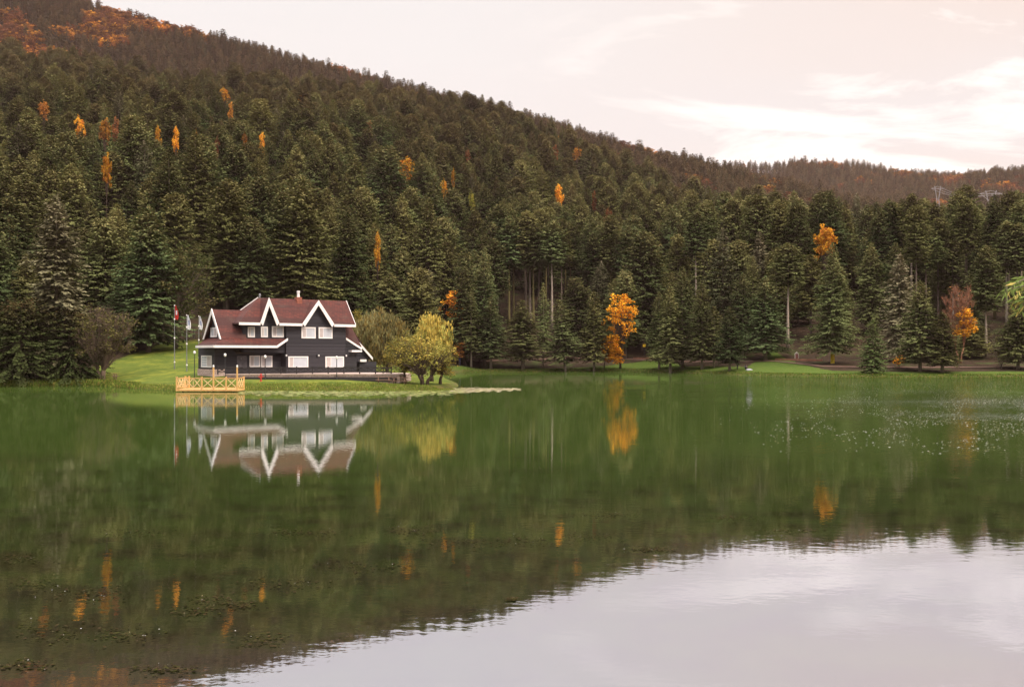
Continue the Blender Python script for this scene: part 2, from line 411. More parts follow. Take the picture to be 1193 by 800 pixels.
g_ = m.mix(m.rng(nA, .36, .64), c4((0.054, 0.084, 0.017)), c4((0.095, 0.122, 0.023)))
g_ = m.mix(m.rng(nB, .42, .72, 0, .65), g_, c4((0.165, 0.180, 0.034)))
g_ = m.mix(m.rng(nC, .40, .70, 0, .5), g_, c4((0.055, 0.100, 0.012)))
td = m.n('ShaderNodeAttribute', attribute_name='tended').outputs['Fac']
wild = m.mix(m.rng(nB, .4, .66), c4((0.052, 0.092, 0.015)), c4((0.090, 0.118, 0.024)))
g_ = m.mix(m.rng(m.noise(geo, 0.35, 5, .65), .48, .62, 0, .7), g_, c4((0.185, 0.195, 0.030)))
g_ = m.mix(td, wild, g_)
edge = m.n('ShaderNodeMath', {0: lw, 1: m.rng(nB, .3, .7, -.28, .28)}, operation='ADD').outputs[0]
cc = m.mix(m.rng(edge, .35, .65), floor_, g_)
cc = m.mix(m.n('ShaderNodeMath', {0: bk, 1: m.rng(nB, .35, .6)}, operation='MULTIPLY').outputs[0], cc, c4((0.085, 0.062, 0.030)))
bmp = m.n('ShaderNodeBump', {'Strength': 0.7, 'Distance': 0.25, 'Height': m.noise(geo, 4.0, 6, 0.7)}).outputs[0]
m.done(m.n('ShaderNodeBsdfPrincipled', {'Base Color': cc, 'Roughness': 0.95, 'Specular IOR Level': 0.05, 'Normal': bmp}).outputs[0])
gm.materials.append(m.m)
tag(link('ground', gm), kind='structure')

# footpath along the far shore, laid on the ground
pb = MB()
prev = None
for px in range(545, 1300, 9):
    s0 = np.interp(px, [p for p, _ in shore_px[18:]], [y for _, y in shore_px[18:]]) + np.interp(px, [545, 700, 800, 900, 960, 1193], [14, 15, 13, 20, 12, 13])
    row = []
    for dY in (0, 0.9, 1.8):
        Y = s0 + dY; x = tx(px) * Y
        row.append((x, Y, g1(x, Y) + 0.10))
    if prev:
        for k in range(2): pb.poly([prev[k], row[k], row[k+1], prev[k+1]])
    prev = row
tag(pb.build('path', plain('path_earth', (0.105, 0.060, 0.042), 0.95, 0.3, 0.8), smooth=True, fix=False), kind='structure')

# lake
wm = Mt('lake_water')
geo = wm.n('ShaderNodeNewGeometry').outputs['Position']
sx = wm.n('ShaderNodeSeparateXYZ', {0: geo})
fine = wm.noise(wm.n('ShaderNodeMapping', {'Vector': geo, 'Scale': (1.0, 1.5, 1.0)}).outputs[0], 2.6, 3, .5)
mid = wm.noise(wm.n('ShaderNodeMapping', {'Vector': geo, 'Scale': (0.30, 0.75, 1.0)}).outputs[0], 0.9, 2, .5)
# a light breeze ruffles the right-hand part of the lake; calm elsewhere
bz = wm.n('ShaderNodeMath', {0: sx.outputs[0], 1: wm.n('ShaderNodeMath', {0: sx.outputs[1], 1: 0.13}, operation='MULTIPLY').outputs[0]}, operation='SUBTRACT').outputs[0]
gust = wm.noise(wm.n('ShaderNodeMapping', {'Vector': geo, 'Scale': (0.03, 0.07, 1.0)}).outputs[0], 1.0, 4, .6)
bz2 = wm.n('ShaderNodeMath', {0: bz, 1: wm.rng(gust, .3, .7, -14, 14)}, operation='ADD').outputs[0]
breeze = wm.n('ShaderNodeMath', {0: wm.rng(bz2, 2, 34), 1: wm.rng(sx.outputs[1], 20, 60)}, operation='MULTIPLY').outputs[0]
amp = wm.n('ShaderNodeMath', {0: breeze, 1: 0.016, 2: 0.0013}, operation='MULTIPLY_ADD').outputs[0]
chop = wm.noise(wm.n('ShaderNodeMapping', {'Vector': geo, 'Scale': (0.55, 1.0, 1.0)}).outputs[0], 3.2, 2, .6)
hf = wm.n('ShaderNodeMath', {0: fine, 1: amp}, operation='MULTIPLY').outputs[0]
hm = wm.n('ShaderNodeMath', {0: mid, 1: 0.0009}, operation='MULTIPLY').outputs[0]
hc = wm.n('ShaderNodeMath', {0: chop, 1: wm.n('ShaderNodeMath', {0: breeze, 1: 0.055}, operation='MULTIPLY').outputs[0]}, operation='MULTIPLY').outputs[0]
hh = wm.n('ShaderNodeMath', {0: wm.n('ShaderNodeMath', {0: hf, 1: hm}, operation='ADD').outputs[0], 1: hc}, operation='ADD').outputs[0]
nrm = wm.n('ShaderNodeBump', {'Strength': 1.0, 'Distance': 1.0, 'Height': hh}).outputs[0]
# cloudy green water out on the lake, dark weed beds in the shallows near the viewer
wd = wm.noise(wm.n('ShaderNodeMapping', {'Vector': geo, 'Scale': (0.16, 0.34, 1.0)}).outputs[0], 1.3, 6, .62)
yd = wm.n('ShaderNodeMath', {0: sx.outputs[1], 1: wm.rng(wd, .3, .7, -7, 7)}, operation='ADD').outputs[0]
deep = wm.rng(yd, 12, 42)
body = wm.mix(deep, c4((0.022, 0.028, 0.008)), c4((0.042, 0.070, 0.013)))
body = wm.mix(wm.n('ShaderNodeMath', {0: wm.rng(wm.noise(geo, 0.9, 6, .7), .44, .60, 0, .8), 1: wm.rng(yd, 18, 38, 1, 0)}, operation='MULTIPLY').outputs[0], body, c4((0.012, 0.010, 0.004)))
dif = wm.n('ShaderNodeBsdfDiffuse', {'Color': body}).outputs[0]
glo = wm.n('ShaderNodeBsdfGlossy', {'Color': (0.905, 0.912, 1.0, 1), 'Roughness': 0.02, 'Normal': nrm}).outputs[0]
fr = wm.n('ShaderNodeFresnel', {'IOR': 1.33, 'Normal': nrm}).outputs[0]
fac = wm.rng(fr, 0.10, 0.95, 0.66, 0.68)
wm.done(wm.n('ShaderNodeMixShader', {0: fac, 1: dif, 2: glo}).outputs[0])
wb = MB(); wb.poly([(-160, -2, 0), (160, -2, 0), (160, 230, 0), (-160, 230, 0)])
tag(wb.build('water', wm.m, fix=False), kind='structure')

# the evening air over the valley
hb = MB(); hb.box((-3050, -3050, -3.7), (3050, 3050, 500))
hz_m = bpy.data.materials.new('valley_haze'); hz_m.use_nodes = True
ht = hz_m.node_tree; ht.nodes.clear()
ho = ht.nodes.new('ShaderNodeOutputMaterial'); hv = ht.nodes.new('ShaderNodeVolumePrincipled')
hv.inputs['Color'].default_value = (0.95, 0.66, 0.58, 1); hv.inputs['Density'].default_value = 0.00006; hv.inputs['Anisotropy'].default_value = 0.0
ht.links.new(hv.outputs[0], ho.inputs['Volume'])
tag(hb.build('haze', hz_m), kind='stuff')
# ------------------------------------------------------------------ trees: builders
def conifer(seed, H, Rad, z0, shape='cone', dz=0.39, step=0.36, sl=0.60, dens=1.4, brown=0.05, droop=0.16, sparse=0.0, lump=0.18, kindall=0.0):
    """crown of whorled branches carrying needle sprays; shape: how the width falls off towards the top"""
    rng = random.Random(seed); L_ = LB()
    U = rng.uniform
    ph = [U(0, 6.28) for _ in range(6)]
    def prof(f):
        if shape == 'cone': return (1 - f)**0.80 * min(1.0, 0.62 + f*3.2) * 1.08
        if shape == 'round': return max(0.0, 1 - f**2.4)**0.75 * min(1.0, 0.55 + f*2.2)
        if shape == 'column': return (max(0.0, 1 - f**1.7))**0.85 * min(1.0, 0.7 + f*3)
        if shape == 'spread': return max(0.0, 1 - f**1.5)**0.6
        return 1 - f
    z = z0
    while z < H - 0.12:
        f = (z - z0) / (H - z0)
        Lb = Rad * prof(f) + 0.12
        nb = max(5, int(round((5.0 + 4.5*min(1, Lb/3.0)) * dens)))
        a0 = U(0, 6.28)
        for k in range(nb):
            if rng.random() < sparse: continue
            az = a0 + 6.283*k/nb + U(-.3, .3)
            L = Lb * U(.68, 1.14) * (1 + lump*math.sin(2*az + ph[0] + z*0.75) + lump*math.sin(3*az + ph[1] - z*1.3)*0.7)
            if L < .1: L = .1
            zb = z + U(-.22, .22)
            pit = -0.20 + 0.95*f*f + U(-.13, .13)
            bt = U(.88, 1.12)
            ca, sa = math.cos(az), math.sin(az)
            n = max(1, int(L*0.86/step))
            for i in range(n + 1):
                s = 1 - 0.72*(n - i)/max(n, 1) if n else 1
                r = L*s; zz = zb + L*(pit*s - droop*s*s + 0.10*s**5)
                ln = sl*(0.75 + 0.35*(1 - s))*min(1.0, 0.45 + L*0.3)
                kk = max(kindall, min(1.0, max(0.0, (f - .58)/.36))*U(.35, 1.0)) if rng.random() > .12 else 0.0  # crown tops painted lighter and warmer: sky light together with brown cones
                for sd in (-1, 1):
                    ra = az + sd*U(.05, .75)
                    dn = U(.0, .95) - .35*f
                    off = sd*U(0, .24)*min(1, L)
                    px_, py_ = r*ca - off*sa, r*sa + off*ca
                    cd, sn = math.cos(dn), math.sin(dn)
                    cr_, sr_ = math.cos(ra), math.sin(ra)
                    wv_ = ln*U(.30, .44); tl = U(-.5, .5)
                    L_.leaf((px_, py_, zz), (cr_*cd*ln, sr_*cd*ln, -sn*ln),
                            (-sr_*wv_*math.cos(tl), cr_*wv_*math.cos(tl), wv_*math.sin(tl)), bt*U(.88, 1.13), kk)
            e = (ca*L, sa*L, zb + L*(pit - droop + .10))
            ln = sl*.8; L_.leaf(e, (ca*ln*.8, sa*ln*.8, ln*U(-.5, .25)), (-sa*ln*.2, ca*ln*.2, 0.05*U(-1, 1)), bt*1.08, 0.0)
        z += dz*U(.8, 1.2)*(0.65 + 0.35*(1 - f))
    for k in range(7):
        an = U(0, 6.28); ln = U(.45, .8)
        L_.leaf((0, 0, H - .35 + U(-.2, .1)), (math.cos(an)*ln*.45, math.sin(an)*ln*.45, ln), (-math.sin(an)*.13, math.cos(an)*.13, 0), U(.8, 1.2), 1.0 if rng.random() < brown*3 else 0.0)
    return L_

def trunk_mesh(name, H, r, mat, seed=0, lean=(0, 0), stubs=0, z0=0.0, n=7):
    rng = random.Random(seed); b = MB()
    pts, rad_ = [], []
    for i in range(8):
        f = i/7
        pts.append((lean[0]*f*(1 - .3*f)*H + .10*math.sin(f*5 + seed)*r*4*f, lean[1]*f*H + .10*math.cos(f*4 + seed)*r*4*f, f*H*0.93 - (0.4 if i == 0 else 0)))
        rad_.append(r*(1.35 if i == 0 else 1)*(1 - .95*f**1.05) + .008)
    b.tube(pts, rad_, n)
    for k in range(stubs):
        f = rng.uniform(.15, .6); z = f*H*.97; an = rng.uniform(0, 6.28); l = rng.uniform(.5, 1.7)
        b.tube([(lean[0]*f*(1-.3*f)*H, lean[1]*f*H, z), (math.cos(an)*l + lean[0]*f*H, math.sin(an)*l, z - .15*l)], [.045, .015], 4)
    return b.mesh(name, mat, smooth=True, fix=False)

def broadleaf(seed, H, Rx, zb, nclump, nleaf, cr, ls, fork=0.25, trunk_r=0.25, stems=1, droop=0.0, kindf=0.2, hollow=0.25, ry=None, offs=(0, 0), kind_top=None, twigs=0, twig_mi=0, squash=1.0):
    """leaf clumps carried by limbs: returns (LB, MB)"""
    rng = random.Random(seed); U = rng.uniform; L_ = LB(); b = MB()
    ry = ry or Rx
    bases = [(0, 0)] if stems == 1 else [(trunk_r*1.6*math.cos(6.28*i/stems), trunk_r*1.6*math.sin(6.28*i/stems)) for i in range(stems)]
    zf = H*fork
    forks = []
    for (bx, by) in bases:
        k = 2.2 if stems > 1 else .3
        top = (bx*k + U(-.2, .2), by*k + U(-.2, .2), zf)
        b.tube([(bx, by, -.4), (bx*1.3, by*1.3, zf*.5), top], [trunk_r*1.25, trunk_r*.9, trunk_r*.75], 7)
        forks.append(top)
    hh = (H - zb)/2
    lob = [U(0, 6.28) for _ in range(4)]
    for c in range(nclump):
        for _t in range(30):
            a = U(0, 6.28); el = math.asin(U(-.85, 1)); q = U(hollow, 1)**.6*U(.84, 1.16)
            lf = 1 + .22*math.sin(2*a + lob[0]) + .18*math.sin(3*a + lob[1] + 2*el) + .14*math.sin(5*a + lob[2] - 3*el)
            x = math.cos(a)*math.cos(el)*q*Rx*lf*.88 + offs[0]; y = math.sin(a)*math.cos(el)*q*ry*lf*.88 + offs[1]
            z = zb + hh + math.sin(el)*q*hh*.9*squash
            if z > zb - .2: break
        f0 = min(forks, key=lambda t: (t[0] - x)**2 + (t[1] - y)**2)
        mx, my, mz = f0[0]*.5 + x*.5 + U(-.15, .15)*Rx*.3, f0[1]*.5 + y*.5, f0[2]*.45 + z*.55 + (.12*H if droop else .02*H)
        rr = trunk_r*.32*U(.6, 1)
        b.tube([f0, (mx, my, mz), (x, y, z)], [rr, rr*.6, .012], 4, cap=False)
        for k in range(twigs):
            an = U(0, 6.28); l = cr*U(.7, 1.6)
            b.tube([(x*.75 + mx*.25, y*.75 + my*.25, z*.75 + mz*.25), (x + math.cos(an)*l*.5, y + math.sin(an)*l*.5, z + l*U(.1, .9))], [.02, .006], 3, mi=twig_mi, cap=False)
        ct = U(.74, 1.26)
        kc = kindf if kind_top is None else (kind_top if z > zb + hh*1.25 else kindf)
        ck = 1.0 if rng.random() < kc else 0.0
        for k in range(nleaf):
            while True:
                ux, uy, uz = U(-1, 1), U(-1, 1), U(-1, 1)
                if ux*ux + uy*uy + uz*uz < 1: break
            px_, py_, pz_ = x + ux*cr, y + uy*cr, z + uz*cr*(.8 if not droop else 1) - (droop*U(0, 1)**1.5*cr)
            an = U(0, 6.28); l = ls*U(.6, 1.4)
            if droop:
                d = (math.cos(an)*l*.25, math.sin(an)*l*.25, -l); wv = (-math.sin(an)*l*.16, math.cos(an)*l*.16, 0)
            else:
                e = U(-.6, .6); d = (math.cos(an)*l*math.cos(e), math.sin(an)*l*math.cos(e), l*math.sin(e)); ti = U(-.9, .9)
                wv = (-math.sin(an)*l*.36*math.cos(ti), math.cos(an)*l*.36*math.cos(ti), l*.36*math.sin(ti))
            L_.leaf((px_, py_, pz_), d, wv, ct*U(.75, 1.28), ck if rng.random() < .85 else 1 - ck)
    return L_, b

# one of each kind; their copies share the meshes
KIT = {}
def kit(key, H, z0, Rad, shape, mat='fir', bark_='bark', tr=None, seed=1, stubs=0, lean=(0, 0), **kw):
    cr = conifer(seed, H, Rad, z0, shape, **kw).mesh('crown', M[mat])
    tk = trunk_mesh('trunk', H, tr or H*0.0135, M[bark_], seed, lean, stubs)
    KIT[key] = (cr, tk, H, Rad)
kit('cone_a', 22, 3.2, 4.3, 'cone', bark_='bark_pale', seed=11, stubs=4)
kit('cone_b', 22, 3.6, 3.8, 'cone', bark_='bark_pale', seed=12, stubs=5, lump=.24)
kit('cone_c', 22, 2.9, 4.9, 'cone', bark_='bark_pale', seed=13, stubs=3, lump=.22)
BIG = dict(sl=.70, step=.40, dz=.40)
kit('full_a', 23, 2.5, 5.0, 'column', seed=21, stubs=5, lump=.20, **BIG)
kit('full_b', 23, 4.5, 4.9, 'round', seed=22, stubs=6, lump=.24, brown=.07, **BIG)
kit('full_c', 23, 3.5, 4.3, 'column', seed=23, stubs=6, lump=.24, brown=.07, **BIG)
kit('full_d', 23, 3.0, 4.7, 'cone', seed=24, stubs=6, lump=.20, brown=.06, **BIG)
kit('tall_a', 27, 12.0, 3.9, 'round', seed=31, stubs=10, tr=.30, bark_='bark_pale', brown=.08, **BIG)
kit('tall_b', 27, 10.0, 3.6, 'column', seed=32, stubs=12, tr=.27, bark_='bark', brown=.07, lump=.26, **BIG)
kit('tall_c', 27, 13.5, 3.5, 'round', seed=33, stubs=8, tr=.26, bark_='bark_moss', brown=.08, **BIG)
kit('pole_a', 30, 19.0, 3.5, 'round', seed=34, stubs=8, tr=.34, bark_='bark_pale', brown=.08, **BIG)
kit('pole_b', 30, 17.5, 3.2, 'column', seed=35, stubs=10, tr=.30, bark_='bark_moss', brown=.08, **BIG)
kit('pole_c', 30, 18.0, 3.4, 'round', seed=36, stubs=10, tr=.30, bark_='bark', brown=.08, **BIG)
kit('slim_a', 17, 4.0, 2.6, 'cone', seed=41, stubs=8, tr=.20, bark_='bark_pale', lump=.3, sparse=.12, dz=.55)
kit('slim_b', 17, 3.0, 2.9, 'cone', seed=42, stubs=8, tr=.20, bark_='bark_pale', lump=.28, sparse=.08)
kit('young', 10.5, 1.0, 2.5, 'cone', mat='fir_light', seed=51, dz=.36, step=.32, sl=.5)
kit('lichen', 23, 2.5, 4.1, 'column', mat='fir_grey', seed=61, sparse=.12, stubs=22, tr=.24, bark_='bark_pale', dz=.50, droop=.26, lump=.25, brown=.08, sl=.72)
kit('mossy', 23, 3.0, 3.8, 'column', mat='fir_mix', seed=62, sparse=.22, stubs=12, tr=.32, bark_='bark_pale', lump=.28, brown=.35)
kit('dying', 19, 2.0, 3.3, 'column', mat='fir_grey', seed=63, sparse=.22, stubs=24, tr=.22, bark_='bark_pale', droop=.30, sl=.62, brown=.3)
kit('yew', 9.5, .5, 6.3, 'spread', mat='yew', seed=71, dz=.36, step=.32, sl=.46, dens=1.5, tr=.40, bark_='bark_dark', droop=.22, brown=.0)

def stand(key, name, x, y, h, label, cat='tree', group=None, hw=None, rz=None, lean=None, rng=random.Random(5)):
    """a conifer: root with trunk and crown, scaled to height h (and half-width hw)"""
    cr, tk, H, Rad = KIT[key]
    o = empty(name, (x, y, g1(x, y) - 0.05), label, cat, group, rng.uniform(0, 6.28) if rz is None else rz)
    k = h / H; kw = k if hw is None else hw / Rad
    o.scale = (kw, kw, k)
    if lean: o.rotation_euler = (lean[1], lean[0], 0)
    link('trunk', tk, o); link('crown', cr, o)
    return o
TAKEN = []            # (x, y, clear radius) of every tree already standing
def by_px(key, name, px, Y, py_top, label, hw_px=None, cat='tree', group=None, lean=None):
    x = tx(px)*Y; z = g1(x, Y)
    h = up(py_top, Y) - z
    TAKEN.append((x, Y, 3.4))
    return stand(key, name, x, Y, h, label, cat, group, None if hw_px is None else hw_px*Y/FOC, lean=lean)

# ------------------------------------------------------------------ the trees one can single out
F_ = 'fir_tree'
# left bank
by_px('lichen', F_, 66, 124, 228, 'tall lichen-grey fir with thin crown and pale trunk, left of the lawn', 38)
by_px('full_a', F_, 173, 146, 240, 'broad dark fir directly behind the two left flagpoles', 40)
by_px('full_b', F_, 122, 158, 254, 'dark fir rising between the lichen-grey fir and the broad dark fir', 32)
by_px('tall_a', F_, 7, 150, 232, 'bare-trunked fir at the left edge, behind the spreading yews', 34)
by_px('tall_b', F_, 17, 152, 240, 'second bare-trunked fir at the left edge, beside a matching trunk', 30)
by_px('full_c', F_, -14, 136, 246, 'dark fir cut by the left edge of the view', 34)
by_px('yew', 'yew_tree', 24, 120, 352, 'low spreading dark yew on the waterside, at the far left', 62)
by_px('yew', 'yew_tree', 84, 122, 362, 'low dark yew with bare lower boughs, beside the twiggy shrub', 50)
by_px('full_c', F_, 45, 140, 300, 'dark fir crowded behind the spreading yews', 34)
by_px('cone_c', F_, 150, 152, 296, 'dark fir at the lawn edge, left of the flagpoles', 34)
# behind the house
by_px('mossy', F_, 262, 176, 282, 'pale mossy fir straight above the low gabled wing', 24)
by_px('full_b', F_, 296, 182, 262, 'yellowish round-topped fir behind the thin stovepipe', 26)
by_px('cone_a', F_, 420, 190, 312, 'pointed dark fir above the roof end of the black house', 22)
by_px('mossy', F_, 385, 186, 304, 'olive mossy fir behind the wide front gable', 20)
by_px('full_a', F_, 345, 184, 292, 'broad dark fir behind the white chimney pot', 24)
by_px('full_b', F_, 488, 192, 312, 'olive round-topped fir behind the yellow willows', 24)
by_px('full_c', F_, 455, 188, 318, 'dark fir between the sage willow and the olive round-topped fir', 24)
# middle of the far shore
by_px('slim_a', F_, 549, 204, 336, 'thin fir with pale lower trunk at the water, nearest the yellow willow', 14)
by_px('slim_b', F_, 572, 205, 346, 'small dark fir on the shore between two pale-trunked firs', 20)
by_px('cone_b', F_, 609, 206, 350, 'bushy dark fir with short pale trunk beside the leaning fir', 27)
by_px('slim_b', F_, 659, 205, 349, 'leaning fir with crooked pale trunk on the far shore', 21, lean=(-0.10, 0.0))
by_px('slim_b', F_, 692, 205.5, 340, 'dark fir close on the left of the golden shore tree', 18)
by_px('slim_a', F_, 633, 212, 330, 'slender young fir with a bare stem in front of the tall trunks', 11)
by_px('full_a', F_, 565, 222, 288, 'narrow fir rising in front of the stand of bare trunks', 16)
for px, Y, top, key, lab in [(593, 246, 252, 'pole_b', 'tall fir with mossy bare trunk, leftmost of the stand of bare trunks'),
                             (598.5, 250, 246, 'pole_b', 'tall fir with thin mossy trunk touching the leftmost bare trunk'),
                             (613, 248, 246, 'pole_c', 'tall fir with grey bare trunk, third in the stand'),
                             (617.5, 251, 250, 'pole_a', 'tall fir with the palest bare trunk of the stand'),
                             (621.5, 247, 256, 'pole_b', 'tall fir with yellowish bare trunk, right of the palest trunk'),
                             (643, 244, 258, 'pole_a', 'tall pointed fir with bare trunk, rightmost of the stand'),
                             (628, 262, 244, 'pole_c', 'dark tall fir set back in the stand of bare trunks'),
                             (636, 257, 250, 'pole_b', 'tall fir with thin trunk just left of the rightmost bare trunk'),
                             (581, 258, 240, 'pole_c', 'tall fir whose shaded trunk stands behind the narrow fir')]:
    by_px(key, F_, px, Y, top, lab, 17)
# right half of the far shore
for px, Y, top, hw, key, lab in [
        (781, 193, 334, 20, 'cone_b', 'fir with two pale stems low down, right of the golden tree'),
        (795, 196, 311, 24, 'cone_a', 'tall pointed fir third to the right of the golden tree'),
        (768, 200, 340, 17, 'cone_a', 'bushy fir nearest the right side of the golden tree'),
        (818, 190, 330, 20, 'cone_a', 'fir with twin pale stems left of the two people'),
        (832, 189, 357, 15, 'slim_b', 'small slim fir between two larger ones on the shore'),
        (850, 180, 357, 19, 'cone_b', 'pale-trunked fir at the water beside the standing person'),
        (865, 200, 318, 22, 'cone_c', 'pointed blue-green fir above the two people'),
        (892, 192, 322, 28, 'cone_c', 'broad pointed fir left of the small signboard'),
        (970, 178, 284, 28, 'cone_c', 'tallest fir on the shore with a yellow band at its foot'),
        (1017, 162, 373, 18, 'young', 'small bright green fir on the shore left of the grey fir'),
        (1072, 165.5, 327, 30, 'cone_c', 'broad dark fir right of the grey fir, lowest boughs near the grass'),
        (1098, 163, 364, 24, 'cone_b', 'low dark fir in front of the red twiggy tree'),
        (1186, 168, 345, 27, 'cone_c', 'dark fir below the hanging willow branch'),
        (1131, 186, 368, 22, 'full_a', 'low dark fir at the left of the pale pole trunk')]:
    by_px(key, F_, px, Y, top, lab, hw)
by_px('full_c', F_, 930, 216, 322, 'dark fir filling the gap right behind the long bare trunk', 17)
by_px('full_a', F_, 906, 214, 318, 'dark fir filling the gap left behind the long bare trunk', 17)
by_px('pole_a', F_, 918, 198, 284, 'tall fir with a long bare trunk behind the small signboard', 20)
by_px('tall_b', F_, 945, 204, 296, 'tall fir with a darker bare trunk right of the signboard', 20)
by_px('dying', F_, 885, 224, 270, 'tall grey dying fir standing above the two people', 16)
by_px('dying', F_, 1048, 182, 297, 'bare lichen-grey fir beside the broad dark fir', 24)
by_px('tall_a', F_, 1149, 188, 286, 'fir with a pale pole-like trunk behind the thin shrub', 20)
for px, Y, top, key, lab in [(1079, 208, 262, 'pole_c', 'tall fir with bare trunk behind the broad dark fir'),
                             (1093, 212, 254, 'pole_c', 'tall fir with dark trunk left of the red twiggy tree'),
                             (1110, 210, 280, 'tall_a', 'tall fir with orange-tinged trunk behind the red twiggy tree'),
                             (1173, 206, 258, 'pole_a', 'tall fir with slightly curved trunk behind the willow branch'),
                             (1185, 204, 260, 'pole_c', 'tall fir with straight dark trunk behind the willow branch tip')]:
    by_px(key, F_, px, Y, top, lab, 18)
yl = [o for o in COL.objects if o.get('label', '').startswith('tallest fir on the shore')][0]
b = MB(); b.lathe([(.42, .1), (.40, 1.4), (.37, 2.2)], 9)
wrap = b.build('trunk_wrap', plain('yellow_lichen', (0.50, 0.36, 0.02), .9, .3), yl)

# broadleaved trees and shrubs
def broad(name, px, Y, label, cat, mat, bark_, seed, H, Rx, zb, trunk='trunk', h_mats=None, **kw):
    x = tx(px)*Y; z = g1(x, Y)
    L_, b = broadleaf(seed, H, Rx, zb, **kw)
    o = empty(name, (x, Y, z - .03), label, cat)
    b.build(trunk, h_mats or [M[bark_]], o, smooth=True, fix=False)
    link('crown', L_.mesh('crown', M[mat]), o)
    TAKEN.append((x, Y, max(3.0, Rx*.55)))
    return o
broad('deciduous_tree', 205, 150, 'rounded green deciduous tree behind the flagpoles, right of the broad fir', 'tree', 'broad', 'bark', 101, 16.5, 5.6, 2.5, nclump=150, nleaf=46, cr=1.0, ls=.38, trunk_r=.3, hollow=.35)
broad('twiggy_shrub', 119, 120.5, 'large half-bare twiggy shrub on the lawn by the shore', 'shrub', 'shrub', 'twig', 102, 9.8, 4.0, 1.0, nclump=150, nleaf=30, cr=.62, ls=.24, fork=.12, trunk_r=.13, stems=6, twigs=9, kindf=.35, h_mats=[M['twig']])
W = 'willow_tree'
broad(W, 494, 107, 'yellow-leaved willow by the picnic tables with a forked dark trunk', 'tree', 'willow', 'bark_dark', 103, 6.0, 4.3, .7, nclump=150, nleaf=22, cr=.50, ls=.22, fork=.17, trunk_r=.20, stems=3, kindf=.35, hollow=.08)
broad(W, 513, 111, 'smaller yellow-green willow at the tip of the lawn', 'tree', 'willow', 'bark_dark', 104, 4.6, 2.4, .2, nclump=85, nleaf=26, cr=.52, ls=.22, fork=.24, trunk_r=.18, kindf=.45)
broad(W, 503, 119, 'golden weeping willow crown rising behind the yellow willow', 'tree', 'willow', 'bark_dark', 105, 8.6, 2.6, 3.2, nclump=110, nleaf=34, cr=.52, ls=.46, fork=.3, trunk_r=.22, droop=1.6, kindf=.75)
broad(W, 451, 130, 'tall sage-green weeping willow right of the house', 'tree', 'sage', 'bark_dark', 106, 9.0, 3.0, .3, nclump=130, nleaf=46, cr=.66, ls=.46, fork=.3, trunk_r=.22, droop=1.6)
broad(W, 434, 137, 'drooping sage-green willow touching the house end', 'tree', 'sage', 'bark_dark', 107, 8.9, 3.1, .2, nclump=130, nleaf=46, cr=.7, ls=.46, fork=.3, trunk_r=.2, droop=1.6)
broad('leafy_tree', 420, 141, 'yellowing young tree showing past the roof end of the house', 'tree', 'willow', 'bark_dark', 108, 8.3, 1.5, 2.0, nclump=60, nleaf=30, cr=.5, ls=.25, fork=.3, trunk_r=.13, kindf=.6)
broad('leafy_tree', 472, 110.5, 'dull yellow-green tree between the picnic tables and the house', 'tree', 'willow', 'bark_dark', 109, 6.0, 3.3, .3, nclump=120, nleaf=22, cr=.52, ls=.23, fork=.2, trunk_r=.16, kindf=.15)
# golden tree on the far shore: a broad upper crown and a hanging lower part
gx_, gY = tx(723)*205, 205.5
L_, b = broadleaf(120, 16.2, 3.7, 5.2, 84, 24, .72, .42, fork=.22, trunk_r=.22, kindf=.18, hollow=.3, twigs=2, offs=(.3, 0))
L2, b2 = broadleaf(121, 8.5, 1.7, -.1, 56, 34, .62, .46, fork=.3, trunk_r=.1, kindf=.05, offs=(-1.3, -.9))
o = empty('autumn_tree', (gx_, gY, g1(gx_, gY)), 'large golden-orange autumn tree hanging over the water on the far shore', 'tree')
b.build('trunk', M['bark_dark'], o, smooth=True, fix=False); link('crown', L_.mesh('crown', M['gold_bright']), o); link('lower_foliage', L2.mesh('lower_foliage', M['gold_bright']), o)
TAKEN.append((gx_, gY, 3.5))
broad('autumn_tree', 530, 214, 'yellow-orange tree showing above the thin shore fir', 'tree', 'gold', 'bark_dark', 122, 15.5, 2.4, 6, nclump=46, nleaf=26, cr=.7, ls=.45, trunk_r=.18, kindf=.4)
broad('autumn_tree', 535, 203, 'small orange bush behind the yellow willow tip', 'bush', 'orange', 'bark_dark', 123, 5.2, 1.3, .8, nclump=26, nleaf=26, cr=.5, ls=.36, trunk_r=.08, kindf=.3)
tw = broad('twiggy_tree', 1118, 178, 'reddish twiggy tree with yellow leaves left on its lower half', 'tree', 'rust', 'twig_red', 124, 15.0, 2.7, 4.5, nclump=70, nleaf=5, cr=.75, ls=.34, fork=.18, trunk_r=.15, twigs=20, kindf=.5, h_mats=[M['twig_red']], stems=2)
L2, b2 = broadleaf(128, 10.5, 2.2, 3.0, 34, 26, .6, .42, kindf=.1, offs=(.9, -.8), hollow=.1)
link('lower_foliage', L2.mesh('lower_foliage', M['gold']), tw)
broad('autumn_tree', 704, 207, 'small rusty tree tucked between the dark fir and the golden tree', 'tree', 'orange', 'bark_dark', 125, 7.0, 1.6, 1.5, nclump=26, nleaf=22, cr=.6, ls=.4, trunk_r=.1, kindf=.6)
broad('twiggy_shrub', 1166, 170, 'thin upright shrub below the pale pole trunk', 'shrub', 'shrub', 'bark_pale', 126, 6.2, 1.9, 1.2, nclump=50, nleaf=14, cr=.5, ls=.3, fork=.15, trunk_r=.07, stems=4, twigs=7, kindf=.3)
broad('leafy_bush', 1048, 171, 'small yellow bush at the foot of the grey fir', 'bush', 'gold', 'bark_dark', 127, 2.2, .8, .3, nclump=14, nleaf=24, cr=.34, ls=.28, trunk_r=.05, kindf=.1)
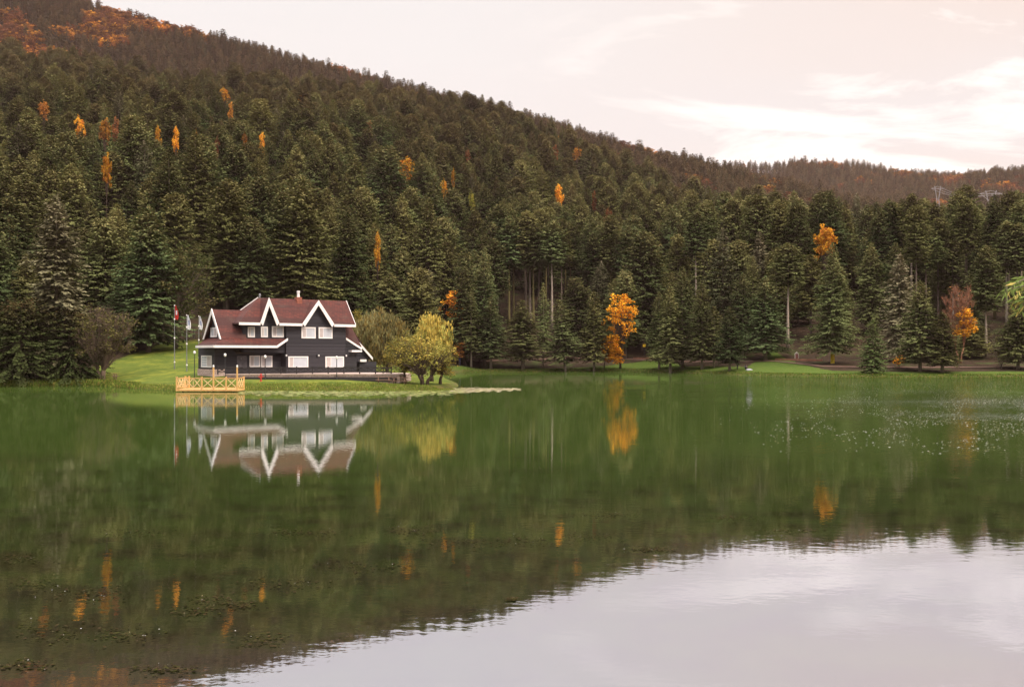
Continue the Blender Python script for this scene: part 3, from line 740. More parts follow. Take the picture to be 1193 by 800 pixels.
# ------------------------------------------------------------------ coloured broadleaved trees scattered through the slope
def find_Y(px, py, h, lo=215, hi=700):
    best = None
    for Y in np.arange(lo, hi, 3.0):
        p = HZN - (gp(px, Y) + h - EYE) / Y * FOC
        if p <= py: return Y
        best = Y
    return best
BROAD = {}
def broad_kit(mat, v):
    if (mat, v) not in BROAD:
        if v == 'spire': L_, b = broadleaf(211, 21, 2.9, 11.5, 60, 26, .8, .62, fork=.45, trunk_r=.2, kindf=.3)
        elif v == 'round': L_, b = broadleaf(212, 21, 4.0, 12.5, 80, 28, .9, .64, fork=.5, trunk_r=.24, kindf=.3, hollow=.3)
        else: L_, b = broadleaf(213, 21, 4.0, 12.5, 52, 20, .8, .60, fork=.5, trunk_r=.2, kindf=.4, hollow=.1)
        BROAD[(mat, v)] = (L_.mesh('crown', M[mat]), b.mesh('trunk', M['bark_dark'], smooth=True, fix=False), {'spire': 2.9}.get(v, 4.0), 21)
    return BROAD[(mat, v)]
SPECK = [  # px, top py, half-width px, colour, form, label
    (962, 262, 13, 'gold', 'round', 'bright orange round-crowned tree alone among dark firs above the yellow-banded fir'),
    (651, 213, 7, 'gold', 'spire', 'yellow-orange pointed tree in mid slope above the bare trunk stand'),
    (692, 221, 4.5, 'rust', 'spire', 'small red-brown tree right of the yellow-orange pointed tree'),
    (708, 240, 7, 'rust', 'loose', 'reddish-brown dying tree on the slope above the golden shore tree'),
    (473, 181, 11, 'gold', 'loose', 'wide orange tree on the slope high above the right end of the house'),
    (518, 207, 7, 'gold', 'loose', 'yellow-orange tree on the slope above the yellow willows'),
    (430, 139, 7, 'rust', 'spire', 'dark red tree high on the slope above the wide front gable'),
    (353, 107, 7, 'orange', 'spire', 'tall red-orange tree on the upper slope above the chimney pot'),
    (311, 88, 7, 'lime', 'round', 'pale yellow-green round tree just under the upper ridge line'),
    (262, 101, 9, 'gold', 'loose', 'orange tree left of and below the pale yellow-green tree'),
    (269, 117, 5, 'orange', 'spire', 'small orange tree just below another orange tree on the upper slope'),
    (191, 74, 5, 'orange', 'spire', 'narrow orange tree at the upper edge of the near forest'),
    (51, 115, 10, 'orange', 'loose', 'wide dull-orange tree near the left edge of the upper slope'),
    (93, 134, 10, 'gold', 'loose', 'wide bright yellow-orange tree high on the left slope'),
    (122, 137, 9, 'orange', 'round', 'orange tree beside the bright yellow-orange one on the left slope'),
    (135, 134, 6, 'rust', 'spire', 'rusty tree touching the orange tree on the left slope'),
    (184, 144, 5, 'gold', 'spire', 'small yellow tree in mid slope above the flagpoles'),
    (124, 179, 8, 'gold', 'round', 'golden tree lowest of those on the left slope'),
    (205, 145, 5, 'gold', 'spire', 'little yellow tree just right of the one above the flagpoles'),
    (228, 150, 4.5, 'orange', 'loose', 'little orange tree above the low gabled wing'),
    (286, 152, 6, 'orange', 'loose', 'orange tree high above the stovepipe, left of a yellow one'),
    (305, 154, 6, 'gold', 'spire', 'yellow tree high above the narrow front gable'),
    (252, 157, 6, 'rust', 'loose', 'brown-orange tree between the orange trees above the low wing'),
    (545, 172, 5, 'rust', 'loose', 'rusty tree high above the thin shore fir'),
    (647, 168, 5, 'rust', 'spire', 'rusty tree close under the ridge above the leaning fir'),
    (672, 170, 8, 'orange', 'loose', 'orange tree close under the ridge above the golden shore tree'),
    (528, 195, 4, 'gold', 'loose', 'small gold tree right of the wide orange tree on the slope'),
    (550, 222, 6, 'lime', 'loose', 'pale green tree in mid slope above the thin shore fir'),
    (1113, 245, 6, 'rust', 'spire', 'rust-red tree near the crest above the red twiggy tree'),
    (440, 310, 5, 'gold', 'spire', 'small yellow-orange tree behind the sage willows'),
]
for i, (px, py, hwp, mat, form, lab) in enumerate(SPECK):
    crm, tkm, r0, h0 = broad_kit(mat, form)
    h = 21.0
    Y = find_Y(px, py, h); x = tx(px)*Y
    o = empty('autumn_tree' if mat != 'lime' else 'deciduous_tree', (x, Y, g1(x, Y) - .05), lab, 'tree', None, i*1.7)
    hw = (hwp if hwp > 10 else hwp*.70)*Y/FOC; o.scale = (hw/r0, hw/r0, h/h0)
    link('trunk', tkm, o); link('crown', crm, o)
    TAKEN.append((x, Y, max(3.4, hw*.9)))
    TAKEN.append((tx(px)*(Y - 6), Y - 6, max(4.2, hw)))

# ------------------------------------------------------------------ the forest on the slope
rngF = np.random.default_rng(7)
def scatter(y0f, y1f, cell, tlo, thi, jit=.42):
    xs, ys = [], []
    ymax = y1f if np.isscalar(y1f) else y1f[1]
    gx_ = np.arange(tlo*ymax, thi*ymax, cell); gy_ = np.arange(y0f, ymax, cell*.95)
    X, Y = np.meshgrid(gx_, gy_); X = X + (np.arange(len(gy_)) % 2)[:, None]*cell*.5
    X = (X + rngF.uniform(-jit, jit, X.shape)*cell).ravel(); Y = (Y + rngF.uniform(-jit, jit, Y.shape)*cell).ravel()
    t = X/Y; k = (t > tlo) & (t < thi); return X[k], Y[k]
X, Y = scatter(128, 735, 8.6, -.66, .66)
PXs = X/Y*FOC + MIDX; S = shore_dist(X, Y)
frontY = np.interp(PXs, [-420, 0, 60, 130, 190, 250, 420, 470, 520, 545, 600, 700, 750, 800, 870, 900, 960, 1000, 1193, 1600],
                   [126, 128, 132, 156, 159, 160, 166, 172, 196, 207, 216, 216, 212, 204, 198, 208, 188, 186, 186, 180])
ridgeY = np.interp(PXs, rg[:, 0], rg[:, 2])
keep = (S > 5) & (Y > frontY) & (Y < ridgeY + 45)
for (ax, ay, ar) in TAKEN: keep &= (X - ax)**2 + (Y - ay)**2 > ar**2
X, Y, PXs, S, ridgeY, frontY = [a[keep] for a in (X, Y, PXs, S, ridgeY, frontY)]
Z = ground(X, Y)
H_ = rngF.normal(20, 4.0, len(X)).clip(11, 28)
depth = Y - frontY
tallz = (PXs > 560) & (PXs < 1200) & (depth > 22) & (depth < 90)
H_ = np.where(tallz & (rngF.random(len(X)) < .7), rngF.normal(25, 1.8, len(X)).clip(21, 29), H_)
# keep sight lines open to the bare trunks
openl = (PXs > 578) & (PXs < 664) & (Y < 248) & (Y > 213)
openl |= (np.abs(PXs - 918) < 9) & (Y < 198)
openl |= (np.abs(PXs - 1086) < 15) & (Y < 208)
openl |= (np.abs(PXs - 1178) < 12) & (Y < 203)
openl |= (np.abs(PXs - 1149) < 10) & (Y < 187)
openl |= (np.abs(PXs - 826) < 10) & (Y < 235) & (Y > 204) & (rngF.random(len(X)) < .85)
for (px, py, hwp, *_r) in SPECK:      # nothing stands right in front of a coloured crown
    Yt = find_Y(px, py, 21.0)
    topy = HZN - (Z + H_ - EYE)/Y*FOC
    openl |= (np.abs(PXs - px) < hwp + 3.9*FOC/Y*.55) & (Y < Yt + 1) & (Y > Yt - 60) & (topy < py + hwp*1.5)
X, Y, Z, H_, PXs, depth, tallz = [a[~openl] for a in (X, Y, Z, H_, PXs, depth, tallz)]
inframe = (PXs > -15) & (PXs < 1208)
size = np.where(inframe, H_/Y, 0)
order = np.argsort(-size)
N_IND = 195
ind = order[:N_IND]; rest = order[N_IND:]
LM = [(-60, 30, 'the bare-trunked pair at the left edge'), (30, 92, 'the lichen-grey fir'), (92, 135, 'the large twiggy shrub'), (135, 172, 'the wooden rail fence'), (172, 222, 'the flagpoles'),
      (222, 257, 'the low gabled wing'), (257, 292, 'the stovepipe'), (292, 330, 'the narrow front gable'), (330, 356, 'the white chimney pot'), (356, 392, 'the wide front gable'),
      (392, 432, 'the roof end of the black house'), (432, 466, 'the sage-green willows'), (466, 515, 'the golden weeping willow'), (515, 542, 'the yellow-orange tree by the willows'), (542, 580, 'the thin shore fir'),
      (580, 632, 'the stand of bare trunks'), (632, 672, 'the leaning shore fir'), (672, 702, 'the dark fir beside the golden tree'), (702, 745, 'the golden shore tree'), (745, 790, 'the firs right of the golden tree'),
      (790, 830, 'the twin pale stems'), (830, 875, 'the two people on the shore'), (875, 905, 'the grey dying fir'), (905, 938, 'the signboard'), (938, 992, 'the yellow-banded fir'),
      (992, 1032, 'the small bright fir'), (1032, 1060, 'the bare grey fir'), (1060, 1092, 'the broad dark fir on the right shore'), (1092, 1136, 'the red twiggy tree'), (1136, 1162, 'the pale pole-like trunk'), (1162, 1230, 'the hanging willow branch')]
ORD = ['lowest', 'second', 'third', 'fourth', 'fifth', 'sixth', 'seventh', 'eighth', 'ninth', 'tenth', 'eleventh', 'twelfth', 'thirteenth', 'fourteenth', 'fifteenth', 'sixteenth', 'seventeenth', 'eighteenth', 'nineteenth', 'twentieth', 'twenty-first', 'twenty-second', 'twenty-third', 'twenty-fourth']
FULL = ['full_a', 'full_b', 'full_c', 'full_d', 'cone_b', 'cone_c', 'mossy']; TALL = ['tall_a', 'tall_b', 'tall_c']
WORD = {'full_a': 'broad dark fir', 'full_b': 'round-topped fir', 'full_c': 'narrow dark fir', 'full_d': 'pointed fir', 'pole_a': 'pale-trunked tall fir', 'pole_b': 'mossy-trunked tall fir', 'pole_c': 'grey-trunked tall fir', 'cone_b': 'slim pointed fir', 'cone_c': 'wide pointed fir', 'mossy': 'pale mossy fir',
        'tall_a': 'tall bare-trunked fir', 'tall_b': 'tall dark-trunked fir', 'tall_c': 'tall mossy-trunked fir'}
for a, b_, name in LM:
    mem = [i for i in ind if a <= PXs[i] < b_]
    mem.sort(key=lambda i: Y[i])
    for r, i in enumerate(mem):
        key = TALL[rngF.integers(3)] if tallz[i] and H_[i] > 21 and rngF.random() < .75 else FULL[rngF.choice(7, p=[.2, .2, .2, .15, .13, .08, .04])]
        if (578 < PXs[i] < 662 and 240 < Y[i] < 300) or (805 < PXs[i] < 850 and Y[i] > 230) or (PXs[i] > 1060 and 200 < Y[i] < 232): key = ['pole_a', 'pole_b', 'pole_c'][rngF.integers(3)]; H_[i] = max(H_[i], 27)
        stand(key, F_, float(X[i]), float(Y[i]), float(H_[i]), f'{WORD[key]}, {ORD[r]} on the slope behind {name}', 'tree', 'firs of the lower slope', hw=KIT[key][3]*H_[i]/KIT[key][2]*float(rngF.uniform(.9, 1.12)))
left_over = [i for i in ind if not (-60 <= PXs[i] < 1230)]
rest = np.concatenate([rest, np.array(left_over, int)]) if left_over else rest

# the rest of the forest reads as one mass: one object that plants the same trees at measured points
PROTO = bpy.data.collections.new('forest_kinds')
pk = []
def proto(key_name, meshes):
    """trunk and crown of one kind joined in one mesh, kept out of the scene as a pattern to plant"""
    bm = bmesh.new(); mats = []
    me = bpy.data.meshes.new(key_name)
    for mm in meshes:
        n0 = len(bm.faces); bm.from_mesh(mm); bm.faces.ensure_lookup_table()
        for f in bm.faces[n0:]: f.material_index = len(mats)
        mats.append(mm.materials[0])
    bm.to_mesh(me); bm.free()
    for q in mats: me.materials.append(q)
    o = bpy.data.objects.new(key_name, me); PROTO.objects.link(o); return o
def far_mesh(seed, H, Rad, z0, shape, mat, **kw):
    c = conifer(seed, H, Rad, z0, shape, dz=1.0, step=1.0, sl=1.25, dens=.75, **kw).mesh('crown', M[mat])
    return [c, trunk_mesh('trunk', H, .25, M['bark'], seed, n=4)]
names = [('a0', [KIT['full_a'][1], KIT['full_a'][0]]), ('a1', [KIT['full_b'][1], KIT['full_b'][0]]), ('a2', [KIT['full_c'][1], KIT['full_c'][0]]), ('a3', [KIT['full_d'][1], KIT['full_d'][0]]),
         ('a4', [KIT['cone_b'][1], KIT['cone_b'][0]]), ('a5', [KIT['mossy'][1], KIT['mossy'][0]]), ('a6', [KIT['tall_b'][1], KIT['tall_b'][0]])]
nb_near = len(names); base_h = [23, 23, 23, 23, 22, 23, 27]
def recol(key, mat):
    c = KIT[key][0].copy(); c.materials.clear(); c.materials.append(M[mat]); return [KIT[key][1], c]
names += [('a7', recol('full_a', 'fir_haze_warm')), ('a8', recol('full_b', 'fir_haze_warm')), ('a9', recol('full_d', 'fir_haze_warm'))]
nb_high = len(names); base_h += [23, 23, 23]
names += [('b0', far_mesh(301, 16, 3.2, 1.5, 'cone', 'fir_far', brown=.2)), ('b1', far_mesh(302, 16, 3.0, 2.5, 'round', 'fir_far', brown=.3)), ('b2', far_mesh(303, 16, 2.8, 2, 'column', 'fir_far', brown=.25))]
for q, (mt, v) in enumerate([('orange', 'round'), ('rust', 'round'), ('rust', 'loose'), ('gold', 'round')]):
    L_, b = broadleaf(320 + q, 14, 3.8, 2.0, 40, 14, 1.1, 1.1, fork=.2, trunk_r=.22, kindf=.4)
    names.append(('c%d' % q, [b.mesh('trunk', M['bark_dark'], fix=False), L_.mesh('crown', M[mt])]))
for nm, ms in names: proto(nm, ms)

ng = bpy.data.node_groups.new('plant_trees', 'GeometryNodeTree')
ng.interface.new_socket('Geometry', in_out='INPUT', socket_type='NodeSocketGeometry')
ng.interface.new_socket('Geometry', in_out='OUTPUT', socket_type='NodeSocketGeometry')
gi = ng.nodes.new('NodeGroupInput'); go_ = ng.nodes.new('NodeGroupOutput')
ci = ng.nodes.new('GeometryNodeCollectionInfo'); ci.inputs['Collection'].default_value = PROTO; ci.inputs['Separate Children'].default_value = True; ci.inputs['Reset Children'].default_value = True
iop = ng.nodes.new('GeometryNodeInstanceOnPoints'); iop.inputs['Pick Instance'].default_value = True
def na_(name, dt):
    n = ng.nodes.new('GeometryNodeInputNamedAttribute'); n.data_type = dt; n.inputs['Name'].default_value = name; return n.outputs['Attribute']
e2r = ng.nodes.new('FunctionNodeEulerToRotation')
ng.links.new(na_('turn', 'FLOAT_VECTOR'), e2r.inputs[0])
ng.links.new(gi.outputs[0], iop.inputs['Points']); ng.links.new(ci.outputs[0], iop.inputs['Instance'])
ng.links.new(na_('sort', 'INT'), iop.inputs['Instance Index']); ng.links.new(e2r.outputs[0], iop.inputs['Rotation']); ng.links.new(na_('size', 'FLOAT_VECTOR'), iop.inputs['Scale'])
ng.links.new(iop.outputs[0], go_.inputs[0])
def plant(name, X, Y, Z, sort, size, label, cat):
    n = len(X); me = bpy.data.meshes.new(name); me.vertices.add(n)
    me.vertices.foreach_set('co', np.stack([X, Y, Z - .1], 1).astype(np.float32).ravel())
    a = me.attributes.new('sort', 'INT', 'POINT'); a.data.foreach_set('value', sort.astype(np.int32))
    t = np.zeros((n, 3), np.float32); t[:, 2] = rngF.uniform(0, 6.28, n); t[:, 0] = rngF.normal(0, .02, n); t[:, 1] = rngF.normal(0, .02, n)
    a = me.attributes.new('turn', 'FLOAT_VECTOR', 'POINT'); a.data.foreach_set('vector', t.ravel())
    a = me.attributes.new('size', 'FLOAT_VECTOR', 'POINT'); a.data.foreach_set('vector', size.astype(np.float32).ravel())
    o = link(name, me); o.modifiers.new('plant', 'NODES').node_group = ng
    return tag(o, label, cat, kind='stuff')
bh = np.array(base_h, float)
sr = rngF.choice(nb_near, len(rest), p=[.22, .22, .20, .15, .11, .04, .06])
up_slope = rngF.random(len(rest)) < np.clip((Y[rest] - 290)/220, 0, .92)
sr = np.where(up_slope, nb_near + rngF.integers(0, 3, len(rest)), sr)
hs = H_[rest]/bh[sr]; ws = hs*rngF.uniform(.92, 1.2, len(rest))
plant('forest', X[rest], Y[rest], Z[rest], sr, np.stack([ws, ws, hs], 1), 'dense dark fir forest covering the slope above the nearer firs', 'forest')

def lattice_noise(x, y, sc, seed):
    r = np.random.default_rng(seed); tab = r.random((64, 64)); u = x/sc; v = y/sc
    i = np.floor(u).astype(int); j = np.floor(v).astype(int); fu = u - i; fv = v - j; fu = fu*fu*(3-2*fu); fv = fv*fv*(3-2*fv)
    g = lambda a, b: tab[a % 64, b % 64]
    return g(i, j)*(1-fu)*(1-fv) + g(i+1, j)*fu*(1-fv) + g(i, j+1)*(1-fu)*fv + g(i+1, j+1)*fu*fv
def far_wood(name, y0, y1, tlo, thi, cell, label, amount, hmean, hot=None):
    X, Y = scatter(y0, y1, cell, tlo, thi)
    px = X/Y*FOC + MIDX
    k = Y > np.interp(px, rg[:, 0], rg[:, 2]) + 60
    X, Y, px = X[k], Y[k], px[k]; Z = ground(X, Y)
    py = HZN - (Z + 12 - EYE)/Y*FOC
    nz = .6*lattice_noise(X, Y, 60, 3) + .4*lattice_noise(X, Y, 22, 4)
    thr = 1 - amount*np.ones(len(X))
    if hot is not None: thr = np.where(hot(px, py), .50, thr)
    col = nz > thr
    sort = np.where(col, nb_high + 3 + rngF.choice(4, len(X), p=[.42, .34, .2, .04]), nb_high + rngF.integers(0, 3, len(X)))
    h = rngF.normal(hmean, 2.4, len(X)).clip(9, 24)
    base = np.where(col, 14., 16.); s = h/base*np.where(col, .85, 1); wdt = s*rngF.uniform(.95, 1.35, len(X))*np.where(col, 1.2, 1)
    plant(name, X, Y, Z, sort, np.stack([wdt, wdt, s], 1), label, 'forest')
far_wood('forest', 720, 1230, -.66, .2, 7.6, 'brown and rust tinged woods on the high hill behind the near slope', .36, 15.5, lambda px, py: (px < 150) & (py > -20) & (py < 62) & (py > 8 + (150 - px)*-.1))
far_wood('forest', 560, 1010, .02, .66, 7.6, 'hazy woods on the low rear ridge just right of the near slope', .24, 15)
far_wood('forest', 1250, 1800, .0, .70, 9.5, 'pale hazy woods with orange patches on the farthest ridge at the right', .26, 16, lambda px, py: (px > 1085) & (py > 205) & (lattice_noise(px, py, 14, 9) > .45))
# ------------------------------------------------------------------ the black house
TH = R(40.0); CT, ST = math.cos(TH), math.sin(TH)
OY = 116.0; OX = tx(333.5)*OY; OZ = 1.30
house = empty('house', (OX, OY, OZ), 'black boarded two-storey house with white-edged gables and red shingle roofs on the lakeside lawn', 'house', None, TH)
def Uu(px, v):
    t = tx(px); return (t*(OY + v*CT) - OX + v*ST) / (CT - t*ST)
def Vv(px, u):
    t = tx(px); return (OX + u*CT - t*(OY + u*ST)) / (ST + t*CT)
def Zz(py, u, v): return EYE + (HZN - py)/FOC*(OY + u*ST + v*CT) - OZ
def L3(px, py, v): u = Uu(px, v); return Vector((u, v, Zz(py, u, v)))

# materials
m = Mt('black_boarding')
oc = m.n('ShaderNodeTexCoord').outputs['Object']
sp_ = m.n('ShaderNodeSeparateXYZ', {0: oc})
bd = m.n('ShaderNodeMath', {0: sp_.outputs[2], 1: 5.5}, operation='MULTIPLY').outputs[0]
row = m.n('ShaderNodeMath', {0: bd}, operation='FLOOR').outputs[0]
frc = m.n('ShaderNodeMath', {0: bd}, operation='FRACT').outputs[0]
wn = m.n('ShaderNodeTexWhiteNoise', {'W': row}, noise_dimensions='1D').outputs['Value']
st_ = m.noise(m.n('ShaderNodeMapping', {'Vector': oc, 'Scale': (.5, .5, 5)}).outputs[0], 2.0, 5, .6)
c = m.mix(m.n('ShaderNodeMath', {0: wn, 1: st_}, operation='MULTIPLY').outputs[0], c4((0.019, 0.018, 0.023)), c4((0.060, 0.056, 0.067)))
bm_ = m.n('ShaderNodeBump', {'Strength': 0.8, 'Distance': .03, 'Height': m.rng(frc, 0, .16)}).outputs[0]
M['board'] = m.done(m.n('ShaderNodeBsdfPrincipled', {'Base Color': c, 'Roughness': .6, 'Specular IOR Level': .35, 'Normal': bm_}).outputs[0])
m = Mt('red_shingles')
oc = m.n('ShaderNodeTexCoord').outputs['Object']
sp_ = m.n('ShaderNodeSeparateXYZ', {0: oc})
uv = m.n('ShaderNodeCombineXYZ', {0: m.n('ShaderNodeMath', {0: sp_.outputs[0], 1: sp_.outputs[1]}, operation='ADD').outputs[0], 1: sp_.outputs[2]}).outputs[0]
br = m.n('ShaderNodeTexBrick', {'Vector': uv, 'Color1': (.2, .2, .2, 1), 'Color2': (1, 1, 1, 1), 'Mortar': (0, 0, 0, 1), 'Scale': 1.0, 'Mortar Size': .018, 'Brick Width': .36, 'Row Height': .15, 'Bias': 0.0})
bands = m.rng(m.noise(m.n('ShaderNodeMapping', {'Vector': uv, 'Scale': (.05, .9, 1)}).outputs[0], 1.0, 3, .5), .44, .56)
ba = m.mix(bands, c4((0.062, 0.028, 0.026)), c4((0.138, 0.040, 0.031)))
c = m.mix(br.outputs['Color'], c4((0.060, 0.026, 0.024)), ba)
c = m.mix(m.rng(m.noise(oc, .7, 5), .5, .75, 0, .55), c, c4((0.095, 0.062, 0.050)))
bm_ = m.n('ShaderNodeBump', {'Strength': .6, 'Distance': .03, 'Height': br.outputs['Fac']}).outputs[0]
M['shingle'] = m.done(m.n('ShaderNodeBsdfPrincipled', {'Base Color': c, 'Roughness': .85, 'Specular IOR Level': .2, 'Normal': bm_}).outputs[0])
M['white'] = plain('white_paint', (0.80, 0.76, 0.74), .5, .05, 2)
M['glass'] = plain('curtained_glass', (0.50, 0.53, 0.58), .08, .08, 1.2, spec=.6)
M['sash'] = plain('half_drawn_curtain', (0.46, 0.41, 0.40), .35, .12, 2.5)
M['dark_wood'] = plain('dark_timber', (0.030, 0.026, 0.026), .7, .25, 4)
M['stone'] = None
m = Mt('pale_stone')
oc = m.n('ShaderNodeTexCoord').outputs['Object']
sp_ = m.n('ShaderNodeSeparateXYZ', {0: oc})
uv = m.n('ShaderNodeCombineXYZ', {0: m.n('ShaderNodeMath', {0: sp_.outputs[0], 1: sp_.outputs[1]}, operation='ADD').outputs[0], 1: sp_.outputs[2]}).outputs[0]
br = m.n('ShaderNodeTexBrick', {'Vector': uv, 'Color1': c4((0.44, 0.32, 0.28)), 'Color2': c4((0.62, 0.48, 0.43)), 'Mortar': c4((0.16, 0.12, 0.10)), 'Scale': 1.0, 'Mortar Size': .022, 'Brick Width': .62, 'Row Height': .2})
c = m.mix(m.rng(m.noise(oc, 1.6, 5), .35, .7, 0, .5), br.outputs['Color'], c4((0.26, 0.19, 0.16)))
M['stone'] = m.done(m.n('ShaderNodeBsdfPrincipled', {'Base Color': c, 'Roughness': .9}).outputs[0])
M['metal_grey'] = plain('grey_metal', (0.30, 0.30, 0.31), .4, .15, 3, metal=.6)
M['dark_metal'] = plain('dark_metal', (0.035, 0.035, 0.038), .5, .2, 3, metal=.3)
M['lamp_white'] = plain('opal_glass', (0.75, 0.74, 0.72), .3, .04)
M['door'] = plain('grey_door', (0.115, 0.105, 0.115), .6, .25, 3)

VE = -0.55                                     # the eaves stand this far in front of the facade
uR = Uu(402.6, 0.0)                            # right corner of the facade
eR = Uu(414.2, VE); zE = Zz(378.6, eR, VE)
vR = Vv(403.2, eR); zR = Zz(350.6, eR, vR)
eL = Uu(278.3, VE)
rL = Uu(301, vR)
kS = (zR - zE)/(vR - VE)                       # slope of the main roof
vB = 2*vR - VE
uUL = Uu(283.0, 0.35)                          # left end of the recessed upper wall
def board(mb, p0, p1, drop, th, mi=0, out=(0, -1, 0)):
    """bargeboard or fascia: its top edge runs p0-p1, it hangs down by drop and is th thick"""
    p0, p1 = Vector(p0), Vector(p1); o = Vector(out)*th
    mb.slab([p0, p1, p1 - Vector((0, 0, drop)), p0 - Vector((0, 0, drop))], o, mi)
def wall_face(px0, px1): pass
# --- walls
vLW = 1.3; uLL = Uu(250.0, vLW); vLB = Vv(231.0, uLL)
b = MB()
zUnder = zE + .05
b.box((0, 0, -.3), (uR, vB - .6, zE + .42*1.0))
# triangle of the wide gable
a2 = L3(371, 350.6, VE); f2l = L3(352.2, 376.6, VE); f2r = L3(389.2, 378.4, VE)
f2l.z = zE; f2r.z = zE
def gable_tri(mb, ap, fl, fr, v, th=.12, shrink=.22):
    mb.slab([(fl.x + shrink, v, zE - .02), (fr.x - shrink, v, zE - .02), (ap.x, v, ap.z - shrink*1.35)], (0, th, 0))
gable_tri(b, a2, f2l, f2r, 0.002)
# right end gable
b.slab([(uR, .2, zE), (uR, vB - .8, zE), (uR, vR, zR - .3)], (-.12, 0, 0))
b.box((uUL, .35, 2.6), (-.004, vB - .6, zE + .42))
a1 = L3(313.2, 347.4, VE); f1l = L3(303.2, 375.2, VE); f1r = L3(325.2, 375.6, VE)
f1l.z = zE; f1r.z = zE
gable_tri(b, a1, f1l, f1r, 0.34, .1, .16)
b.box((uLL, vLW, -.3), (-.006, vLB, Zz(402.6, Uu(249.5, -.7), -.7) - .02))
# right rear part
v5 = 2.4
p5t = L3(409, 381.5, v5); p5b = L3(433.5, 417.0, v5)
b.slab([(uR + .004, v5 + .35, -.3), (p5b.x - .35, v5 + .35, -.3), (p5b.x - .35, v5 + .35, p5b.z + .05), (p5t.x, v5 + .35, p5t.z - .45), (uR + .004, v5 + .35, p5t.z - .4)], (0, vB - 1.2 - v5, 0))
an0 = L3(412, 421, 1.9); b.box((uR + .006, .5, -.3), (Uu(415.5, .5), v5 + .3, Zz(410.2, uR, .5)))
b.box((Uu(417, 2.0), 1.6, -.3), (Uu(436.5, 2.0), v5 + .34, Zz(421.2, Uu(430, 2), 2.0)))
walls = b.build('wall', M['board'], house)
# stone foot under the left end
b = MB(); b.box((uLL - .06, vLW - .06, -.5), (Uu(262, vLW - .06), vLB + .1, Zz(430.2, uLL, vLW)))
b.build('stone_plinth', M['stone'], house)
# --- main roof with its hip on the left and two front gables cut through
def on_slope(u, z): return Vector((u, VE + (z - zE)/kS, z))
tip1 = on_slope(a1.x, a1.z); tip2 = on_slope(a2.x, a2.z)
th_n = Vector((0, 0, -.14))
b = MB()
EV = lambda u: Vector((u, VE, zE))
front = [EV(eL), EV(f1l.x), tip1, EV(f1r.x), EV(f2l.x), tip2, EV(f2r.x), EV(eR), Vector((eR, vR, zR)), Vector((rL, vR, zR))]
b.slab(front, th_n)
b.slab([Vector((eR, vR, zR)), Vector((eR, vB, zE)), Vector((eL, vB, zE)), Vector((rL, vR, zR))], th_n)
b.slab([EV(eL), Vector((rL, vR, zR)), Vector((eL, vB, zE))], th_n)
for ap, fl, fr, tip in ((a1, f1l, f1r, tip1), (a2, f2l, f2r, tip2)):
    b.slab([EV(fl.x), Vector((ap.x, VE, ap.z)), tip], th_n); b.slab([Vector((ap.x, VE, ap.z)), EV(fr.x), tip], th_n)
roof = b.build('roof', M['shingle'], house)
# --- white edges of the main roof
b = MB()
up_ = Vector((0, 0, .05)); y_ = Vector((0, -.01, 0))
for u0, u1 in ((eL, f1l.x), (f1r.x, f2l.x), (f2r.x, eR)): board(b, EV(u0) + up_ + y_, EV(u1) + up_ + y_, .30, .07)
for ap, fl, fr in ((a1, f1l, f1r), (a2, f2l, f2r)):
    for q in (fl, fr):
        sgn = 1 if q is fl else -1
        q0 = Vector((q.x - .0*sgn, VE - .012, zE + .06)); q1 = Vector((ap.x, VE - .012, ap.z + .10))
        n_ = Vector((-(q1.z - q0.z), 0, q1.x - q0.x)).normalized()
        if n_.z > 0: n_ = -n_
        n_ = n_*.36
        b.slab([q0, q1, Vector((ap.x, q1.y, q1.z - .36/abs(n_.z/.36))), q0 + Vector((0, 0, -.36)) + Vector((.30*sgn, 0, 0))], (0, -.075, 0))
b.slab([Vector((eR, VE, zE + .07)), Vector((eR, vR, zR + .07)), Vector((eR, vR, zR - .2)), Vector((eR, VE, zE - .2))], (.06, 0, 0))
b.slab([Vector((eR, vB, zE + .07)), Vector((eR, vR, zR + .07)), Vector((eR, vR, zR - .2)), Vector((eR, vB, zE - .2))], (.06, 0, 0))
b.slab([Vector((eL, vB, zE + .07)), Vector((rL, vR, zR + .07)), Vector((rL, vR, zR - .1)), Vector((eL, vB, zE - .12))], (-.06, .03, 0))
b.build('white_bargeboard', M['white'], roof)
# --- left wing: ridge along the facade, gable to the left
uW = Uu(257.2, 0.0); zWf = Zz(393.8, uW, 0.0)
vWa = Vv(247.0, uW); zWa = Zz(360.2, uW, vWa)
vWb = 2*vWa
wing_r = Uu(299, vWa)
b = MB()
b.slab([(uW, 0, zWf), (uUL + .3, 0, zWf), (uUL + .3, .5, zWf + (zWa - zWf)*.5/vWa), (wing_r, vWa, zWa), (uW, vWa, zWa)], th_n)
b.slab([(uW, vWa, zWa), (wing_r, vWa, zWa), (wing_r, vWb, zWf), (uW, vWb, zWf)], th_n)
wroof = b.build('wing_roof', M['shingle'], house)
b = MB()
for v0 in (0.0, vWb):
    sgn = 1 if v0 == 0 else -1
    b.slab([Vector((uW, v0 - .10*sgn, zWf - .10)), Vector((uW, vWa, zWa + .08)), Vector((uW, vWa, zWa - .55)), Vector((uW, v0 + .22*sgn, zWf - .10))], (-.08, 0, 0))
b.build('white_bargeboard', M['white'], wroof)
b = MB()
b.slab([(uW + .45, .12, zWf - .15), (uW + .45, vWb - .12, zWf - .15), (uW + .45, vWa, zWa - .28)], (.12, 0, 0))
b.build('gable_wall', M['board'], house)
